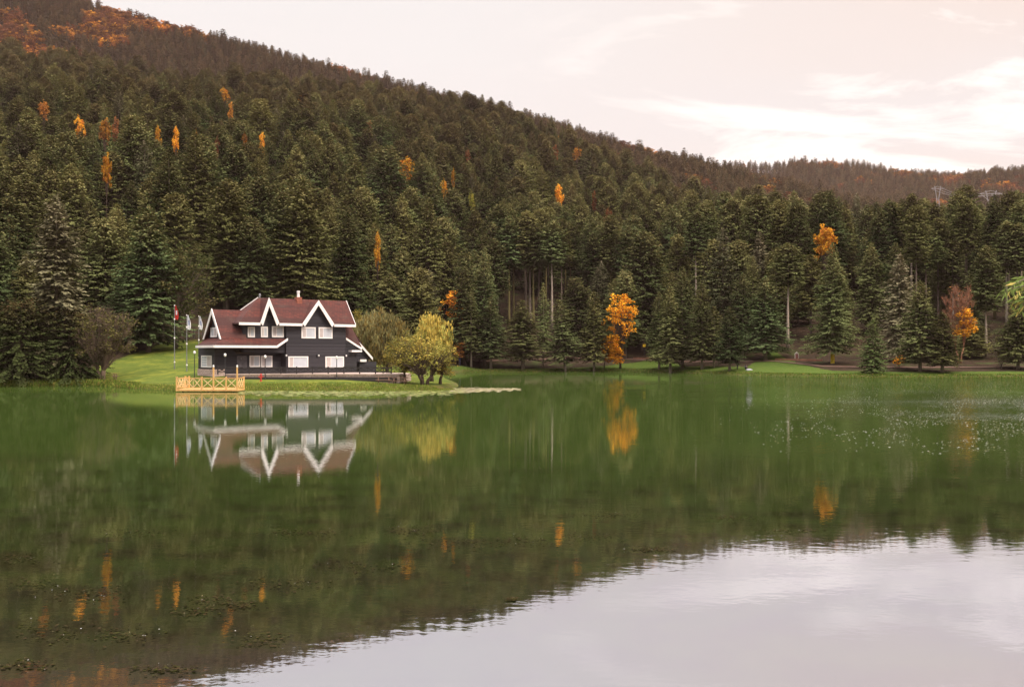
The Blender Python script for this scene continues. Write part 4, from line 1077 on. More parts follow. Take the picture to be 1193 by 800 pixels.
# --- porch roof running round the left part
vC = -.70; uC = Uu(249.5, vC); zC = Zz(402.6, uC, vC); vCb = Vv(228.5, uC)
pR = L3(322.6, 404.2, vC); pR.z = zC
zT = zWf + .02
topR = L3(334.8, 394.6, -.03)
b = MB()
b.slab([Vector((uC, vC, zC)), Vector((pR.x, vC, zC)), topR, Vector((uW + .35, .1, zT))], th_n)
b.slab([Vector((uC, vC, zC)), Vector((uW + .35, .1, zT)), Vector((uW + .35, vWb - .1, zT)), Vector((uC, vCb, zC))], th_n)
b.slab([Vector((uC, vCb, zC)), Vector((uW + .35, vWb - .1, zT)), Vector((uUL + 1, vWb - .1, zT)), Vector((uUL + 1, vCb, zC))], th_n)
proof = b.build('porch_roof', M['shingle'], house)
b = MB()
board(b, (uC - .02, vC - .012, zC + .05), (pR.x + .02, vC - .012, zC + .05), .27, .07)
b.slab([(pR.x, vC - .0, zC + .06), (topR.x, topR.y - .03, topR.z + .07), (topR.x, topR.y - .03, topR.z - .20), (pR.x, vC - .0, zC - .21)], (.06, -.02, 0))
b.slab([(uC - .012, vC, zC + .05), (uC - .012, vCb, zC + .05), (uC - .012, vCb, zC - .22), (uC - .012, vC, zC - .22)], (-.07, 0, 0))
b.build('white_fascia', M['white'], proof)
# soffit posts of the porch
# --- right side roofs
b = MB()
q0 = L3(402.8, 381.0, .9); q1 = L3(409.5, 381.0, 1.3); q2 = L3(421.0, 403.0, .25); q3 = L3(402.8, 393.0, .25)
b.slab([q3, q2, q1, q0], th_n)
b.slab([p5t, p5b, p5b + Vector((0, vB - v5, 0)), p5t + Vector((0, vB - v5, 0))], th_n)
sroof = b.build('side_roof', M['shingle'], house)
b = MB()
r0 = L3(403.0, 393.2, .20); r1 = L3(421.3, 405.0, .20); board(b, r0, r1, .26, .07)
r0 = L3(414.6, 394.2, v5 - .03); r1 = L3(434.0, 416.2, v5 - .03); board(b, r0, r1, .36, .07)
r0 = L3(407.8, 380.5, 1.32); r1 = L3(415, 394.5, .9); board(b, r0, r1, .07, .05)
b.build('white_bargeboard', M['white'], sroof)
b = MB()
k0 = L3(409.0, 407.8, .1); k1 = L3(420.8, 410.0, .1); b.box((k0.x, -.1, k1.z), (k1.x, .7, k0.z))
b.build('side_canopy', M['white'], house)
b = MB(); k0 = L3(418.8, 418.6, 1.5); k1 = L3(426, 421.3, 1.5); b.box((k0.x, 1.3, k1.z), (k1.x, 1.62, k0.z)); b.build('annex_coping', M['white'], house)
# --- windows
def window(px0, px1, py0, py1, v, sash_l=.30, side=None, sill=True, bars=0):
    if side is None:
        u0, u1 = Uu(px0, v), Uu(px1, v); z1 = Zz(py0, (u0+u1)/2, v); z0 = Zz(py1, (u0+u1)/2, v)
        P_ = lambda a, d, z: (a, v - d, z)
    else:
        u0, u1 = Vv(px0, side), Vv(px1, side); z1 = Zz(py0, side, (u0+u1)/2); z0 = Zz(py1, side, (u0+u1)/2)
        P_ = lambda a, d, z: (side - d, a, z)
    if u0 > u1: u0, u1 = u1, u0
    fw = .13
    def bx(mb, a0, a1, d0, d1, zz0, zz1): mb.slab([P_(a0, d0, zz0), P_(a1, d0, zz0), P_(a1, d0, zz1), P_(a0, d0, zz1)], Vector(P_(0, d1, 0)) - Vector(P_(0, d0, 0)))
    b = MB()
    bx(b, u0, u1, .004, .085, z1 - fw, z1); bx(b, u0, u1, .004, .095, z0, z0 + fw)
    bx(b, u0, u0 + fw, .004, .083, z0 + fw, z1 - fw); bx(b, u1 - fw, u1, .004, .083, z0 + fw, z1 - fw)
    fr_ = b.build('window', M['white'], house)
    b = MB(); um = u0 + fw + (u1 - u0 - 2*fw)*sash_l
    bx(b, um + .03, u1 - fw, .006, .03, z0 + fw, z1 - fw)
    b.build('pane', M['glass'], fr_)
    b = MB(); bx(b, u0 + fw, um - .03, .006, .034, z0 + fw, z1 - fw); b.build('curtain_side', M['sash'], fr_)
    b = MB(); bx(b, um - .03, um + .03, .005, .06, z0 + fw, z1 - fw)
    for k in range(bars):
        zz = z0 + fw + (z1 - z0 - 2*fw)*(k + 1)/(bars + 1); bx(b, um + .032, u1 - fw - .002, .032, .05, zz - .025, zz + .025)
    b.build('mullion', M['white'], fr_)
    return fr_
window(351, 367.4, 381, 394, 0); window(371, 387, 381.2, 394.2, 0)
window(335.7, 358.8, 415, 428.4, 0, .22); window(378.9, 400.4, 415.2, 428.6, 0, .27)
window(288.5, 296.6, 380.7, 392.8, .35, .35); window(303.8, 311.7, 380.5, 392.8, .35, .4); window(316.6, 330.2, 380, 392.8, .35, .38)
window(290.4, 302.8, 414, 427.4, vLW, .40); window(304, 317, 414.3, 427.6, vLW, .36)
window(247, 235, 414, 427.8, 0, .45, side=uLL, bars=3)
window(253.2, 246.0, 381.5, 392.6, 0, .5, side=uW + .45)
# --- door under its little canopy
d0, d1 = Uu(276, vLW), Uu(287.4, vLW); zd = Zz(414.4, d0, vLW); zf = Zz(429, d0, vLW)
b = MB(); b.box((d0, vLW - .05, zf), ((d0 + d1)/2 - .01, vLW - .003, zd)); b.box(((d0 + d1)/2 + .01, vLW - .05, zf), (d1, vLW - .003, zd))
for a0 in (d0, (d0 + d1)/2):
    w_ = (d1 - d0)/2
    for k in range(2): b.box((a0 + .12, vLW - .07, zf + .15 + k*.72), (a0 + w_ - .12, vLW - .051, zf + .72 + k*.72))
dr = b.build('door', M['door'], house)
b = MB(); b.box(((d0 + d1)/2 - .14, vLW - .12, zf + 1.0), ((d0 + d1)/2 - .10, vLW - .052, zf + 1.2)); b.build('handle', M['metal_grey'], dr)
c0, c1 = L3(272, 407.3, vLW), L3(292, 407.3, vLW)
b = MB(); zl = Zz(410.8, c0.x, vLW - .9)
b.slab([(c0.x, vLW - .003, c0.z), (c1.x, vLW - .003, c0.z), (c1.x, vLW - .9, zl), (c0.x, vLW - .9, zl)], (0, 0, -.1))
b.build('door_canopy', plain('mossy_boards', (0.075, 0.055, 0.035), .9, .3), house)
# --- wall lamps
for px, py in ((331.6, 414), (369.3, 414.2), (404.3, 414.4)):
    p = L3(px if px < 402 else 401.4, py, 0)
    b = MB(); b.box((p.x - .06, -.16, p.z - .16), (p.x + .06, -.003, p.z + .14)); lp = b.build('wall_lamp', M['dark_metal'], house)
    b = MB(); b.lathe([(.03, -.05), (.09, .0), (.09, .14), (.03, .18)], 8, (p.x + .16, -.14, p.z - .06)); b.build('lamp_globe', M['lamp_white'], lp)
# --- stovepipe and chimney
pt = L3(302.7, 342.6, vR + .4); b = MB(); b.lathe([(.09, zR - .6), (.09, pt.z - .25), (.13, pt.z - .24), (.13, pt.z), (.04, pt.z + .05)], 8, (pt.x, vR + .4, 0)); b.build('stovepipe', M['metal_grey'], roof)
pt = L3(347.7, 338.8, vR - .1); b = MB(); b.box((pt.x - .33, vR - .4, zR - .7), (pt.x + .33, vR + .25, zR + .22)); ch = b.build('chimney', plain('chimney_brick', (0.26, 0.09, 0.06), .9, .3, 4), roof)
b = MB(); b.lathe([(.17, zR + .215), (.15, pt.z - .25), (.19, pt.z - .24), (.19, pt.z)], 9, (pt.x, vR - .08, 0)); b.build('chimney_pot', M['white'], ch)

# ------------------------------------------------------------------ stone terrace and its railing
TY = 108.3
tz1 = up(435.8, TY); tz0 = up(440.6, TY)
b = MB()
tl, tr_ = tx(262)*TY, tx(466)*TY
pts = [(tl, TY), (tr_, TY), (tr_ + .3, TY + 9), (tx(425)*120, 121), (OX - 2, OY + 3), (tl, TY + 6)]
b.slab([(x, y, tz0 - .5) for x, y in pts], (0, 0, tz1 - tz0 + .5 - .06))
ter = b.build('terrace', M['stone']); tag(ter, 'low pale stone terrace running along the foot of the black house', 'terrace')
b = MB(); b.slab([(tl - .08, TY - .10, tz1 - .057), (tr_ + .1, TY - .10, tz1 - .057), (tr_ + .1, TY + .35, tz1 - .057), (tl - .08, TY + .35, tz1 - .057)], (0, 0, .075))
b.build('coping', plain('pinkish_coping', (0.60, 0.46, 0.42), .85, .2, 1.5), ter)
b = MB(); b.box((tl + .2, TY - .14, tz0 - .3), (tr_ - .3, TY - .06, tz0 + .16)); b.build('dark_footing', M['dark_wood'], ter)
b = MB(); b.box((tl + .1, TY + .36, tz1 - .055), (tr_ - .2, TY + 6, tz1 - .03)); b.build('deck', plain('deck_boards', (0.10, 0.075, 0.065), .8, .25, 4), ter)
rail = empty('terrace_railing', (tl, TY + .25, tz1 + .02), 'dark timber railing with crossed braces along the terrace in front of the house', 'railing')
rl = tx(253)*TY - tl; rr_ = tx(455.5)*TY - tl; hR = up(427.6, TY + .25) - tz1 - .02
npst = 12
xs = [rl + (rr_ - rl)*i/(npst - 1) for i in range(npst)]
b0 = MB(); b0.box((-.06, -.06, -.05), (.06, .06, hR + .07)); pm = b0.mesh('post', M['dark_wood'])
for x in xs: o = link('post', pm, rail); o.location = (x, 0, 0)
b = MB(); b.box((rl, -.05, hR - .09), (rr_, .05, hR)); b.box((rl, -.035, .16), (rr_, .035, .24)); b.build('rail', M['dark_wood'], rail)
for i in range(npst - 1):
    b = MB(); xm = (xs[i] + xs[i+1])/2
    for (x0, x1) in ((xs[i] + .07, xm - .03), (xm + .03, xs[i+1] - .07)):
        b.bar((x0, -.015, .25), (x1, -.015, hR - .1), .03, .07); b.bar((x1, .018, .25), (x0, .018, hR - .1), .03, .07)
    b.box((xm - .03, -.033, .24), (xm + .03, .033, hR - .09)); b.build('brace', M['dark_wood'], rail)
# lamp posts: three on the terrace and one on the lawn by the house corner
for px, Y, pt, pb_, lab in ((262.3, 107.8, 413.0, None, 'thin dark lamp post on the terrace left of the house door'), (309.0, 107.9, 415.0, None, 'thin dark lamp post on the terrace before the double windows'),
                           (392.3, 108.1, 416.0, None, 'thin dark lamp post on the terrace before the right lower window'), (226.6, 110.5, 410.0, 'g', 'dark lamp post on the lawn at the left corner of the house')):
    x = tx(px)*Y; z0 = g1(x, Y) - .1; H = up(pt, Y) - z0
    o = empty('lamp_post', (x, Y, z0), lab, 'lamp post', 'garden lamp posts')
    b = MB(); b.lathe([(.10, 0), (.10, .25), (.045, .3), (.04, H - .25), (.07, H - .22)], 8); b.build('pole', M['dark_metal'], o)
    b = MB(); b.lathe([(.05, H - .22), (.13, H - .15), (.14, H + .05), (.05, H + .13)], 9); b.build('lamp_globe', M['lamp_white'], o)
# hydrant
Y = 104.8; x = tx(304)*Y; o = empty('fire_hydrant', (x, Y, g1(x, Y) - .02), 'small red fire hydrant on the grass before the terrace', 'hydrant')
M['red'] = plain('red_paint', (0.42, 0.045, 0.035), .45, .15, 5)
b = MB(); b.lathe([(.15, 0), (.15, .06), (.095, .08), (.095, .62), (.125, .64), (.125, .70), (.09, .78), (.03, .84)], 10); b.build('barrel', M['red'], o)
b = MB()
for s_ in (-1, 1): b.tube([(0, 0, .48), (s_*.22, 0, .48)], .055, 8); b.tube([(s_*.2, 0, .48), (s_*.25, 0, .48)], .07, 8)
b.tube([(0, 0, .42), (0, -.2, .42)], .07, 8); b.build('outlet', M['red'], o)

# ------------------------------------------------------------------ golden timber jetty
m = Mt('golden_timber')
oc = m.n('ShaderNodeTexCoord').outputs['Object']
gr = m.noise(m.n('ShaderNodeMapping', {'Vector': oc, 'Scale': (6, 6, 1.5)}).outputs[0], 3, 6, .6)
c = m.mix(m.rng(gr, .3, .7), c4((0.52, 0.28, 0.085)), c4((0.72, 0.44, 0.17)))
M['pine'] = m.done(m.n('ShaderNodeBsdfPrincipled', {'Base Color': c, 'Roughness': .6}).outputs[0])
M['pine_pale'] = plain('pale_slats', (0.72, 0.50, 0.25), .6, .12, 4)
JY = 99.6; jl = tx(205.3)*JY; jr = tx(276.6)*JY; jw = jr - jl; jd = 2.6
jt = empty('jetty', (jl, JY, 0), 'golden timber jetty with crossed-slat railing on the lake edge left of the house', 'jetty')
dz = up(453.3, JY)
b = MB()
n = 22
for i in range(n): b.box((jw*i/n + .006, .06, dz - .05), (jw*(i + 1)/n - .006, jd, dz))
b.build('deck', M['pine'], jt)
b = MB(); b.box((0, -.02, dz - .18), (jw, .055, dz + .02)); b.box((0, jd + .005, dz - .18), (jw, jd + .07, dz + .01)); b.box((-.03, 0, dz - .175), (-.002, jd, dz + .015)); b.box((jw + .002, 0, dz - .175), (jw + .03, jd, dz + .015)); b.build('edge_beam', M['pine'], jt)
b0 = MB(); b0.tube([(0, 0, -1.6), (0, 0, dz - .19)], .09, 8); pl = b0.mesh('pile', M['bark_dark'], smooth=True)
for x in (.5, jw*.5, jw - .5):
    for y in (.5, jd - .4): o = link('pile', pl, jt); o.location = (x, y, 0)
rh = up(440.6, JY)
def jpost(x, y, top, lamp=False):
    b = MB(); b.box((x - .065, y - .065, dz - .18), (x + .065, y + .065, top)); b.slab([(x - .08, y - .08, top), (x + .08, y - .08, top), (x + .08, y + .08, top), (x - .08, y + .08, top)], (0, 0, .05))
    p = b.build('post', M['pine'], jt)
    if lamp:
        b = MB(); b.lathe([(.05, top + .05), (.09, top + .09), (.09, top + .24), (.03, top + .3)], 8, (x, y, 0)); b.build('lamp', M['lamp_white'], p)
tall = up(428.6, JY)
px_posts = [205.8, 235.0, 248.7, 263.4, 276.3]
fx_ = [tx(p)*JY - jl for p in px_posts]
for i, x in enumerate(fx_): jpost(x, 0, tall if i in (2, 4) else rh + .12, i in (2, 4))
jpost(tx(220.5)*(JY + jd) - jl, jd, rh + .12); jpost(.07, jd, rh + .12); jpost(jw - .05, jd, rh + .1)
def jrail(p0, p1):
    """one bay: two rails, a middle upright and two crosses"""
    p0 = Vector(p0); p1 = Vector(p1); d = p1 - p0; nx = Vector((d.y, -d.x, 0)).normalized()*.02
    b = MB(); zt, zb_ = rh, dz + .16
    b.bar(p0 + Vector((0, 0, zt)), p1 + Vector((0, 0, zt)), .05, .09); b.bar(p0 + Vector((0, 0, zb_)), p1 + Vector((0, 0, zb_)), .045, .08)
    r_ = b.build('rail', M['pine'], jt)
    b = MB(); k = max(1, int(round(d.length/.95)))
    for i in range(k):
        a = p0 + d*(i/k) + d.normalized()*.05; e = p0 + d*((i + 1)/k) - d.normalized()*.05
        b.bar(a + nx + Vector((0, 0, zb_ + .04)), e + nx + Vector((0, 0, zt - .05)), .025, .075); b.bar(e - nx + Vector((0, 0, zb_ + .04)), a - nx + Vector((0, 0, zt - .05)), .025, .075)
        if i: b.box((p0.x + d.x*i/k - .02, p0.y + d.y*i/k - .02, zb_ + .04), (p0.x + d.x*i/k + .02, p0.y + d.y*i/k + .02, zt - .045))
    b.build('crossed_slats', M['pine_pale'], jt)
for i in range(len(fx_) - 1): jrail((fx_[i] + .066, 0, 0), (fx_[i+1] - .066, 0, 0))
jrail((.07, .066, 0), (.07, jd - .066, 0)); jrail((.14, jd, 0), (tx(220.5)*(JY + jd) - jl - .07, jd, 0)); jrail((jw - .05, .066, 0), (jw - .05, jd - .07, 0))
# gangway to the lawn
b = MB(); gxm = jw*.72
for i in range(14):
    y = jd + .08 + i*.22; z = dz - .03 + .055*i*.2
    b.box((gxm - .8, y, z - .05), (gxm + .8, y + .2, z))
b.build('gangway', M['pine'], jt)
# ------------------------------------------------------------------ flags
def flag(px, pyt, Y, colr, emblem, lab, plab, fw):
    x = tx(px)*Y; z0 = g1(x, Y); H = up(pyt, Y) - z0
    o = empty('flagpole', (x, Y, z0), plab, 'flagpole', 'flagpoles on the lawn')
    b = MB(); b.lathe([(.075, -.2), (.07, .2), (.045, H*.6), (.03, H), (.03, H + .02)], 8); b.build('pole', M['metal_grey'], o)
    b = MB(); b.lathe([(.02, H), (.07, H + .06), (.06, H + .12), (.01, H + .16)], 8); b.build('finial', M['white'], o)
    b = MB()
    for zf_ in (.1, .48, .78): b.lathe([(.06, H*zf_), (.095, H*zf_ + .03), (.095, H*zf_ + .16), (.055, H*zf_ + .2)], 8)
    b.build('collar', M['white'], o)
    # limp cloth hanging in folds down the pole
    top = H - .10; ln = fw
    b = MB(); nu, nv = 9, 12; g = []
    for j in range(nv + 1):
        fj = j/nv; row = []
        wdt = .16 + .34*math.sin(fj*2.6)**1.0*(.6 + .4*fj)
        for i in range(nu + 1):
            fi = i/nu
            row.append((.05 + fi*wdt, .09*math.sin(fi*11 + fj*2)*(0.3 + fi) + .02, top - fj*ln + .25*fi*(1 - fj) - .10*fi*fj))
        g.append(row)
    for j in range(nv):
        for i in range(nu):
            e = 1 if emblem and 4 <= j <= 7 and 3 <= i <= 6 and not (j == 7 and i == 6) else 0
            b.poly([g[j][i], g[j][i+1], g[j+1][i+1], g[j+1][i]], e)
    fo = b.build('flag', [colr, M['flag_white'] if emblem == 1 else M['flag_blue']], None, smooth=True, fix=False)
    fo.modifiers.new('cloth', 'SOLIDIFY').thickness = .012
    fo.location = (x, Y, z0); tag(fo, lab, 'flag')
M['flag_red'] = plain('red_cloth', (0.48, 0.03, 0.025), .8, .15); M['flag_white'] = plain('white_cloth', (0.72, 0.72, 0.76), .8, .06); M['flag_blue'] = plain('blue_print', (0.30, 0.34, 0.52), .8, .1)
flag(203.3, 356.6, 126, M['flag_red'], 1, 'red flag with a white emblem hanging limp on the leftmost pole', 'tallest flagpole, carrying the red flag, leftmost on the lawn', 1.55)
flag(217.6, 368, 122, M['flag_white'], 2, 'white flag with bluish print hanging limp on the middle pole', 'middle flagpole, carrying a white flag, set nearest the lake', 1.55)
flag(231.6, 369, 131, M['flag_white'], 2, 'white flag with bluish print hanging limp on the pole nearest the house', 'flagpole with a white flag whose foot the house corner hides', 1.55)

# ------------------------------------------------------------------ picnic tables
M['table'] = plain('weathered_table_wood', (0.16, 0.095, 0.065), .85, .3, 5)
def picnic(px, Y, L, lab, rz, group=None):
    x = tx(px)*Y; o = empty('picnic_table', (x, Y, g1(x, Y)), lab, 'picnic table', group, rz)
    b = MB()
    for k in range(4): b.box((-L/2, -.36 + k*.185, .70), (L/2, -.36 + k*.185 + .165, .745))
    b.build('tabletop', M['table'], o)
    for s_ in (-1, 1):
        b = MB(); b.box((-L/2, s_*.72 - .13, .40), (L/2, s_*.72 - .005, .44)); b.box((-L/2, s_*.72 + .005, .40), (L/2, s_*.72 + .13, .44)); b.build('bench', M['table'], o)
    for s_ in (-1, 1):
        b = MB(); xx = s_*(L/2 - .3)
        for q in (-1, 1): b.bar((xx, q*.72, -.02), (xx, q*.26, .70), .05, .10, up=(1, 0, 0))
        b.box((xx + .026, -.85, .30), (xx + .07, .85, .398)); b.build('leg_frame', M['table'], o)
picnic(447.0, 105.2, 1.7, 'dark wooden picnic table on the lawn, left of its twin', R(6), 'picnic tables by the willow')
picnic(466.0, 105.6, 1.75, 'dark wooden picnic table standing nearer the willow trunk', R(-4), 'picnic tables by the willow')
picnic(134, 120.5, .85, 'small dark wooden table beside the twiggy shrub on the left lawn', R(20))
# ------------------------------------------------------------------ rail fence at the back of the lawn
FYa, FYb = 152.5, 157.0
fo = empty('rail_fence', (tx(158)*FYa, FYa, gp(158, FYa)), 'old dark rail fence along the forest edge behind the flagpoles', 'fence')
M['fence'] = plain('old_rails', (0.10, 0.085, 0.075), .9, .3, 4)
fpx = [157, 167, 177, 196, 206, 216, 226, 236]
P_ = []
for k, px in enumerate(fpx):
    Y = FYa + (FYb - FYa)*k/7; x = tx(px)*Y; P_.append(Vector((x, Y, g1(x, Y))))
base = Vector(fo.location)
for p in P_:
    b = MB(); q = p - base; b.box((q.x - .09, q.y - .09, q.z - .3), (q.x + .09, q.y + .09, q.z + 1.35)); b.build('post', M['fence'], fo)
b = MB()
for a, e in zip(P_[:-1], P_[1:]):
    for h_, dr_ in ((1.2, 0), (.65, .06)): b.bar(a - base + Vector((0, -.12, h_)), e - base + Vector((0, -.12, h_ - dr_)), .05, .10)
b.build('rail', M['fence'], fo)
x, Y = tx(186.5)*153.5, 153.5
b = MB(); b.box((x - .26, Y - .26, g1(x, Y) - .2), (x + .26, Y + .26, g1(x, Y) + 1.15)); b.slab([(x - .32, Y - .32, g1(x, Y) + 1.15), (x + .32, Y - .32, g1(x, Y) + 1.15), (x + .32, Y + .32, g1(x, Y) + 1.15), (x - .32, Y + .32, g1(x, Y) + 1.15)], (0, 0, .12))
tag(b.build('stone_pillar', plain('grey_stone', (0.22, 0.20, 0.19), .9, .2, 2)), 'short pale stone pillar in a gap of the rail fence', 'pillar')
# low reddish timber edging beside the path
for (p0, p1, d0, d1, lab) in ((903, 958, 22.5, 22.5, 'long low reddish timber edging at the top of the grass right of the signboard'), (738, 764, 16, 17, 'short low reddish timber edging beside the golden shore tree')):
    b = MB(); prev = None
    for k in range(9):
        px = p0 + (p1 - p0)*k/8; Y = np.interp(px, [p for p, _ in shore_px[18:]], [y for _, y in shore_px[18:]]) + d0
        x = tx(px)*Y; q = Vector((x, Y, g1(x, Y) + .18))
        if prev is not None: b.bar(prev, q, .12, .34)
        prev = q
    tag(b.build('timber_edging', plain('red_brown_timber', (0.25, 0.115, 0.075), .9, .3, 1.5)), lab, 'edging')
# signs
Y = 182; x = tx(928.2)*Y; z = g1(x, Y)
o = empty('signboard', (x, Y, z), 'small reddish signboard with a pale pointed frame on a post in the grass', 'sign')
b = MB(); b.box((-.06, -.05, -.2), (.06, .05, .98)); b.build('post', M['table'], o)
b = MB(); b.slab([(-.26, -.05, .95), (.26, -.05, .95), (.26, -.05, 1.75), (-.26, -.05, 1.75)], (0, .10, 0)); b.build('board', plain('red_panel', (0.20, 0.07, 0.06), .7, .2), o)
b = MB()
b.box((-.36, -.085, .90), (-.26, .07, 1.75)); b.box((.26, -.085, .90), (.36, .07, 1.75)); b.slab([(-.38, -.09, 1.752), (.38, -.09, 1.752), (0, -.09, 2.15)], (0, .17, 0)); b.build('frame', plain('pale_frame', (0.50, 0.42, 0.38), .7, .1), o)
Y = 221; x = tx(750.5)*Y; z = g1(x, Y)
o = empty('warning_sign', (x, Y, z), 'tiny yellow sign on a dark post beside the golden shore tree', 'sign')
b = MB(); b.box((-.05, -.04, -.2), (.05, .04, 2.5)); b.build('post', M['dark_metal'], o)
b = MB(); b.box((-.32, -.07, 1.9), (.32, -.041, 2.55)); b.build('board', plain('yellow_paint', (0.62, 0.40, 0.02), .5, .08), o)

# ------------------------------------------------------------------ people on the far shore
def figure(x, y, rz, pose, top, legs, hair, lab):
    """one skinned body; pose 'stand' or 'sit'"""
    if pose == 'stand':
        J = {'pel': (0, 0, .93), 'sp': (0, .01, 1.13), 'ch': (0, 0, 1.34), 'nk': (0, -.01, 1.49), 'hd': (0, -.03, 1.60), 'tp': (0, -.02, 1.71),
             'hl': (-.10, 0, .88), 'kl': (-.11, -.03, .50), 'al': (-.12, .02, .09), 'tl': (-.13, -.14, .045), 'hr': (.10, 0, .88), 'kr': (.12, -.01, .50), 'ar': (.14, .04, .09), 'tr': (.16, -.12, .045),
             'sl': (-.19, 0, 1.40), 'el': (-.25, .02, 1.13), 'wl': (-.22, -.12, .93), 'fl': (-.20, -.18, .86), 'ul': (-.185, -.22, .80),
             'sr': (.19, 0, 1.40), 'er': (.26, .03, 1.13), 'wr': (.24, -.10, .92), 'fr': (.22, -.16, .85), 'ur': (.21, -.19, .79)}
    else:
        J = {'pel': (0, .05, .14), 'sp': (0, .06, .34), 'ch': (0, .0, .56), 'nk': (0, -.06, .70), 'hd': (0, -.10, .80), 'tp': (0, -.10, .91),
             'hl': (-.10, .0, .15), 'kl': (-.17, -.36, .46), 'al': (-.14, -.56, .10), 'tl': (-.14, -.72, .05), 'hr': (.10, .0, .15), 'kr': (.17, -.36, .46), 'ar': (.14, -.56, .10), 'tr': (.14, -.72, .05),
             'sl': (-.19, -.02, .62), 'el': (-.25, -.18, .42), 'wl': (-.14, -.36, .46), 'fl': (-.08, -.42, .46), 'ul': (-.03, -.46, .44),
             'sr': (.19, -.02, .62), 'er': (.25, -.18, .42), 'wr': (.14, -.37, .47), 'fr': (.08, -.43, .47), 'ur': (.03, -.47, .45)}
    E = [('pel', 'sp'), ('sp', 'ch'), ('ch', 'nk'), ('nk', 'hd'), ('hd', 'tp')]
    for s_ in 'lr': E += [('pel', 'h' + s_), ('h' + s_, 'k' + s_), ('k' + s_, 'a' + s_), ('a' + s_, 't' + s_), ('ch', 's' + s_), ('s' + s_, 'e' + s_), ('e' + s_, 'w' + s_), ('w' + s_, 'f' + s_), ('f' + s_, 'u' + s_)]
    rad_ = {'pel': .145, 'sp': .135, 'ch': .15, 'nk': .06, 'hd': .085, 'tp': .075, 'h': .095, 'k': .065, 'a': .045, 't': .04, 's': .065, 'e': .048, 'w': .033, 'f': .035, 'u': .018}
    keys = list(J); me = bpy.data.meshes.new('person')
    me.from_pydata([J[k] for k in keys], [(keys.index(a), keys.index(b_)) for a, b_ in E], [])
    ob = bpy.data.objects.new('person', me); COL.objects.link(ob)
    ob.modifiers.new('skin', 'SKIN'); ob.modifiers.new('sub', 'SUBSURF').levels = 1
    for i, k in enumerate(keys):
        r_ = rad_.get(k, rad_.get(k[0], .05)); me.skin_vertices[0].data[i].radius = (r_, r_*(.8 if k in ('ch', 'sp', 'pel') else 1)); me.skin_vertices[0].data[i].use_root = (k == 'pel')
    dg = bpy.context.evaluated_depsgraph_get(); ev = ob.evaluated_get(dg); m2 = bpy.data.meshes.new_from_object(ev)
    bpy.data.objects.remove(ob)
    for q in (top, legs, M['skin']): m2.materials.append(q)
    waist = J['pel'][2] + .05; nkz = J['nk'][2] + .02
    wl, wr = Vector(J['fl']), Vector(J['fr'])
    for f in m2.polygons:
        c = f.center; f.use_smooth = True
        hand = min((c - wl).length, (c - wr).length) < .085
        if hand or c.z > nkz: f.material_index = 2
        elif pose == 'stand': f.material_index = 1 if (c.z < waist and abs(c.x) < .21 and not (c.z > .75 and abs(c.x) > .17)) else 0
        else: f.material_index = 1 if (c.y < -.05 and c.z < .56 and min((c - Vector(J['e' + s_])).length for s_ in 'lr') > .1 and min((c - Vector(J['w' + s_])).length for s_ in 'lr') > .09) or c.z < .12 else 0
    o = link('person', m2); o.location = (x, y, g1(x, y) - .005); o.rotation_euler = (0, 0, rz); tag(o, lab, 'person')
    hd = Vector(J['hd'])
    b = MB(); b.lathe([(.02, .135), (.07, .12), (.102, .06), (.106, 0), (.09, -.05)][::-1], 10, hd + Vector((0, .025, .02))); b.build('hair', hair, o, smooth=True)
    b = MB()
    b.slab([hd + Vector((-.012, -.083, -.01)), hd + Vector((.012, -.083, -.01)), hd + Vector((.016, -.083, -.04)), hd + Vector((-.016, -.083, -.04))], (0, -.022, 0)); b.build('nose', M['skin'], o)
    for s_ in (-1, 1):
        b = MB(); e = hd + Vector((s_*.032, -.080, .008)); b.lathe([(.003, -.008), (.011, 0), (.003, .008)], 6, e); b.build('eye', M['dark_metal'], o)
    return o
M['skin'] = plain('skin', (0.42, 0.25, 0.18), .6, .05); M['black_cloth'] = plain('black_cloth', (0.018, 0.018, 0.022), .85, .2); M['navy'] = plain('navy_cloth', (0.03, 0.05, 0.12), .85, .2)
M['hair'] = plain('dark_hair', (0.03, 0.02, 0.015), .7, .2); M['red_cloth'] = plain('red_jacket', (0.35, 0.06, 0.05), .85, .15); M['grey_cloth'] = plain('grey_cloth', (0.09, 0.085, 0.10), .85, .2)
Y = 181; figure(tx(859)*Y, Y, R(50), 'stand', M['black_cloth'], M['black_cloth'], M['hair'], 'person in black clothes standing on the far shore beside a fir trunk')
Y = 179.5; figure(tx(868.6)*Y, Y, R(20), 'sit', M['grey_cloth'], M['black_cloth'], M['hair'], 'person in grey sitting on the far shore behind a white blanket')
Y = 200.5; xx = tx(534.4)*Y
figure(xx, 203.4, R(0), 'stand', M['navy'], M['navy'], M['red_cloth'], 'person in navy with a red cap standing beyond the yellow willow tip')
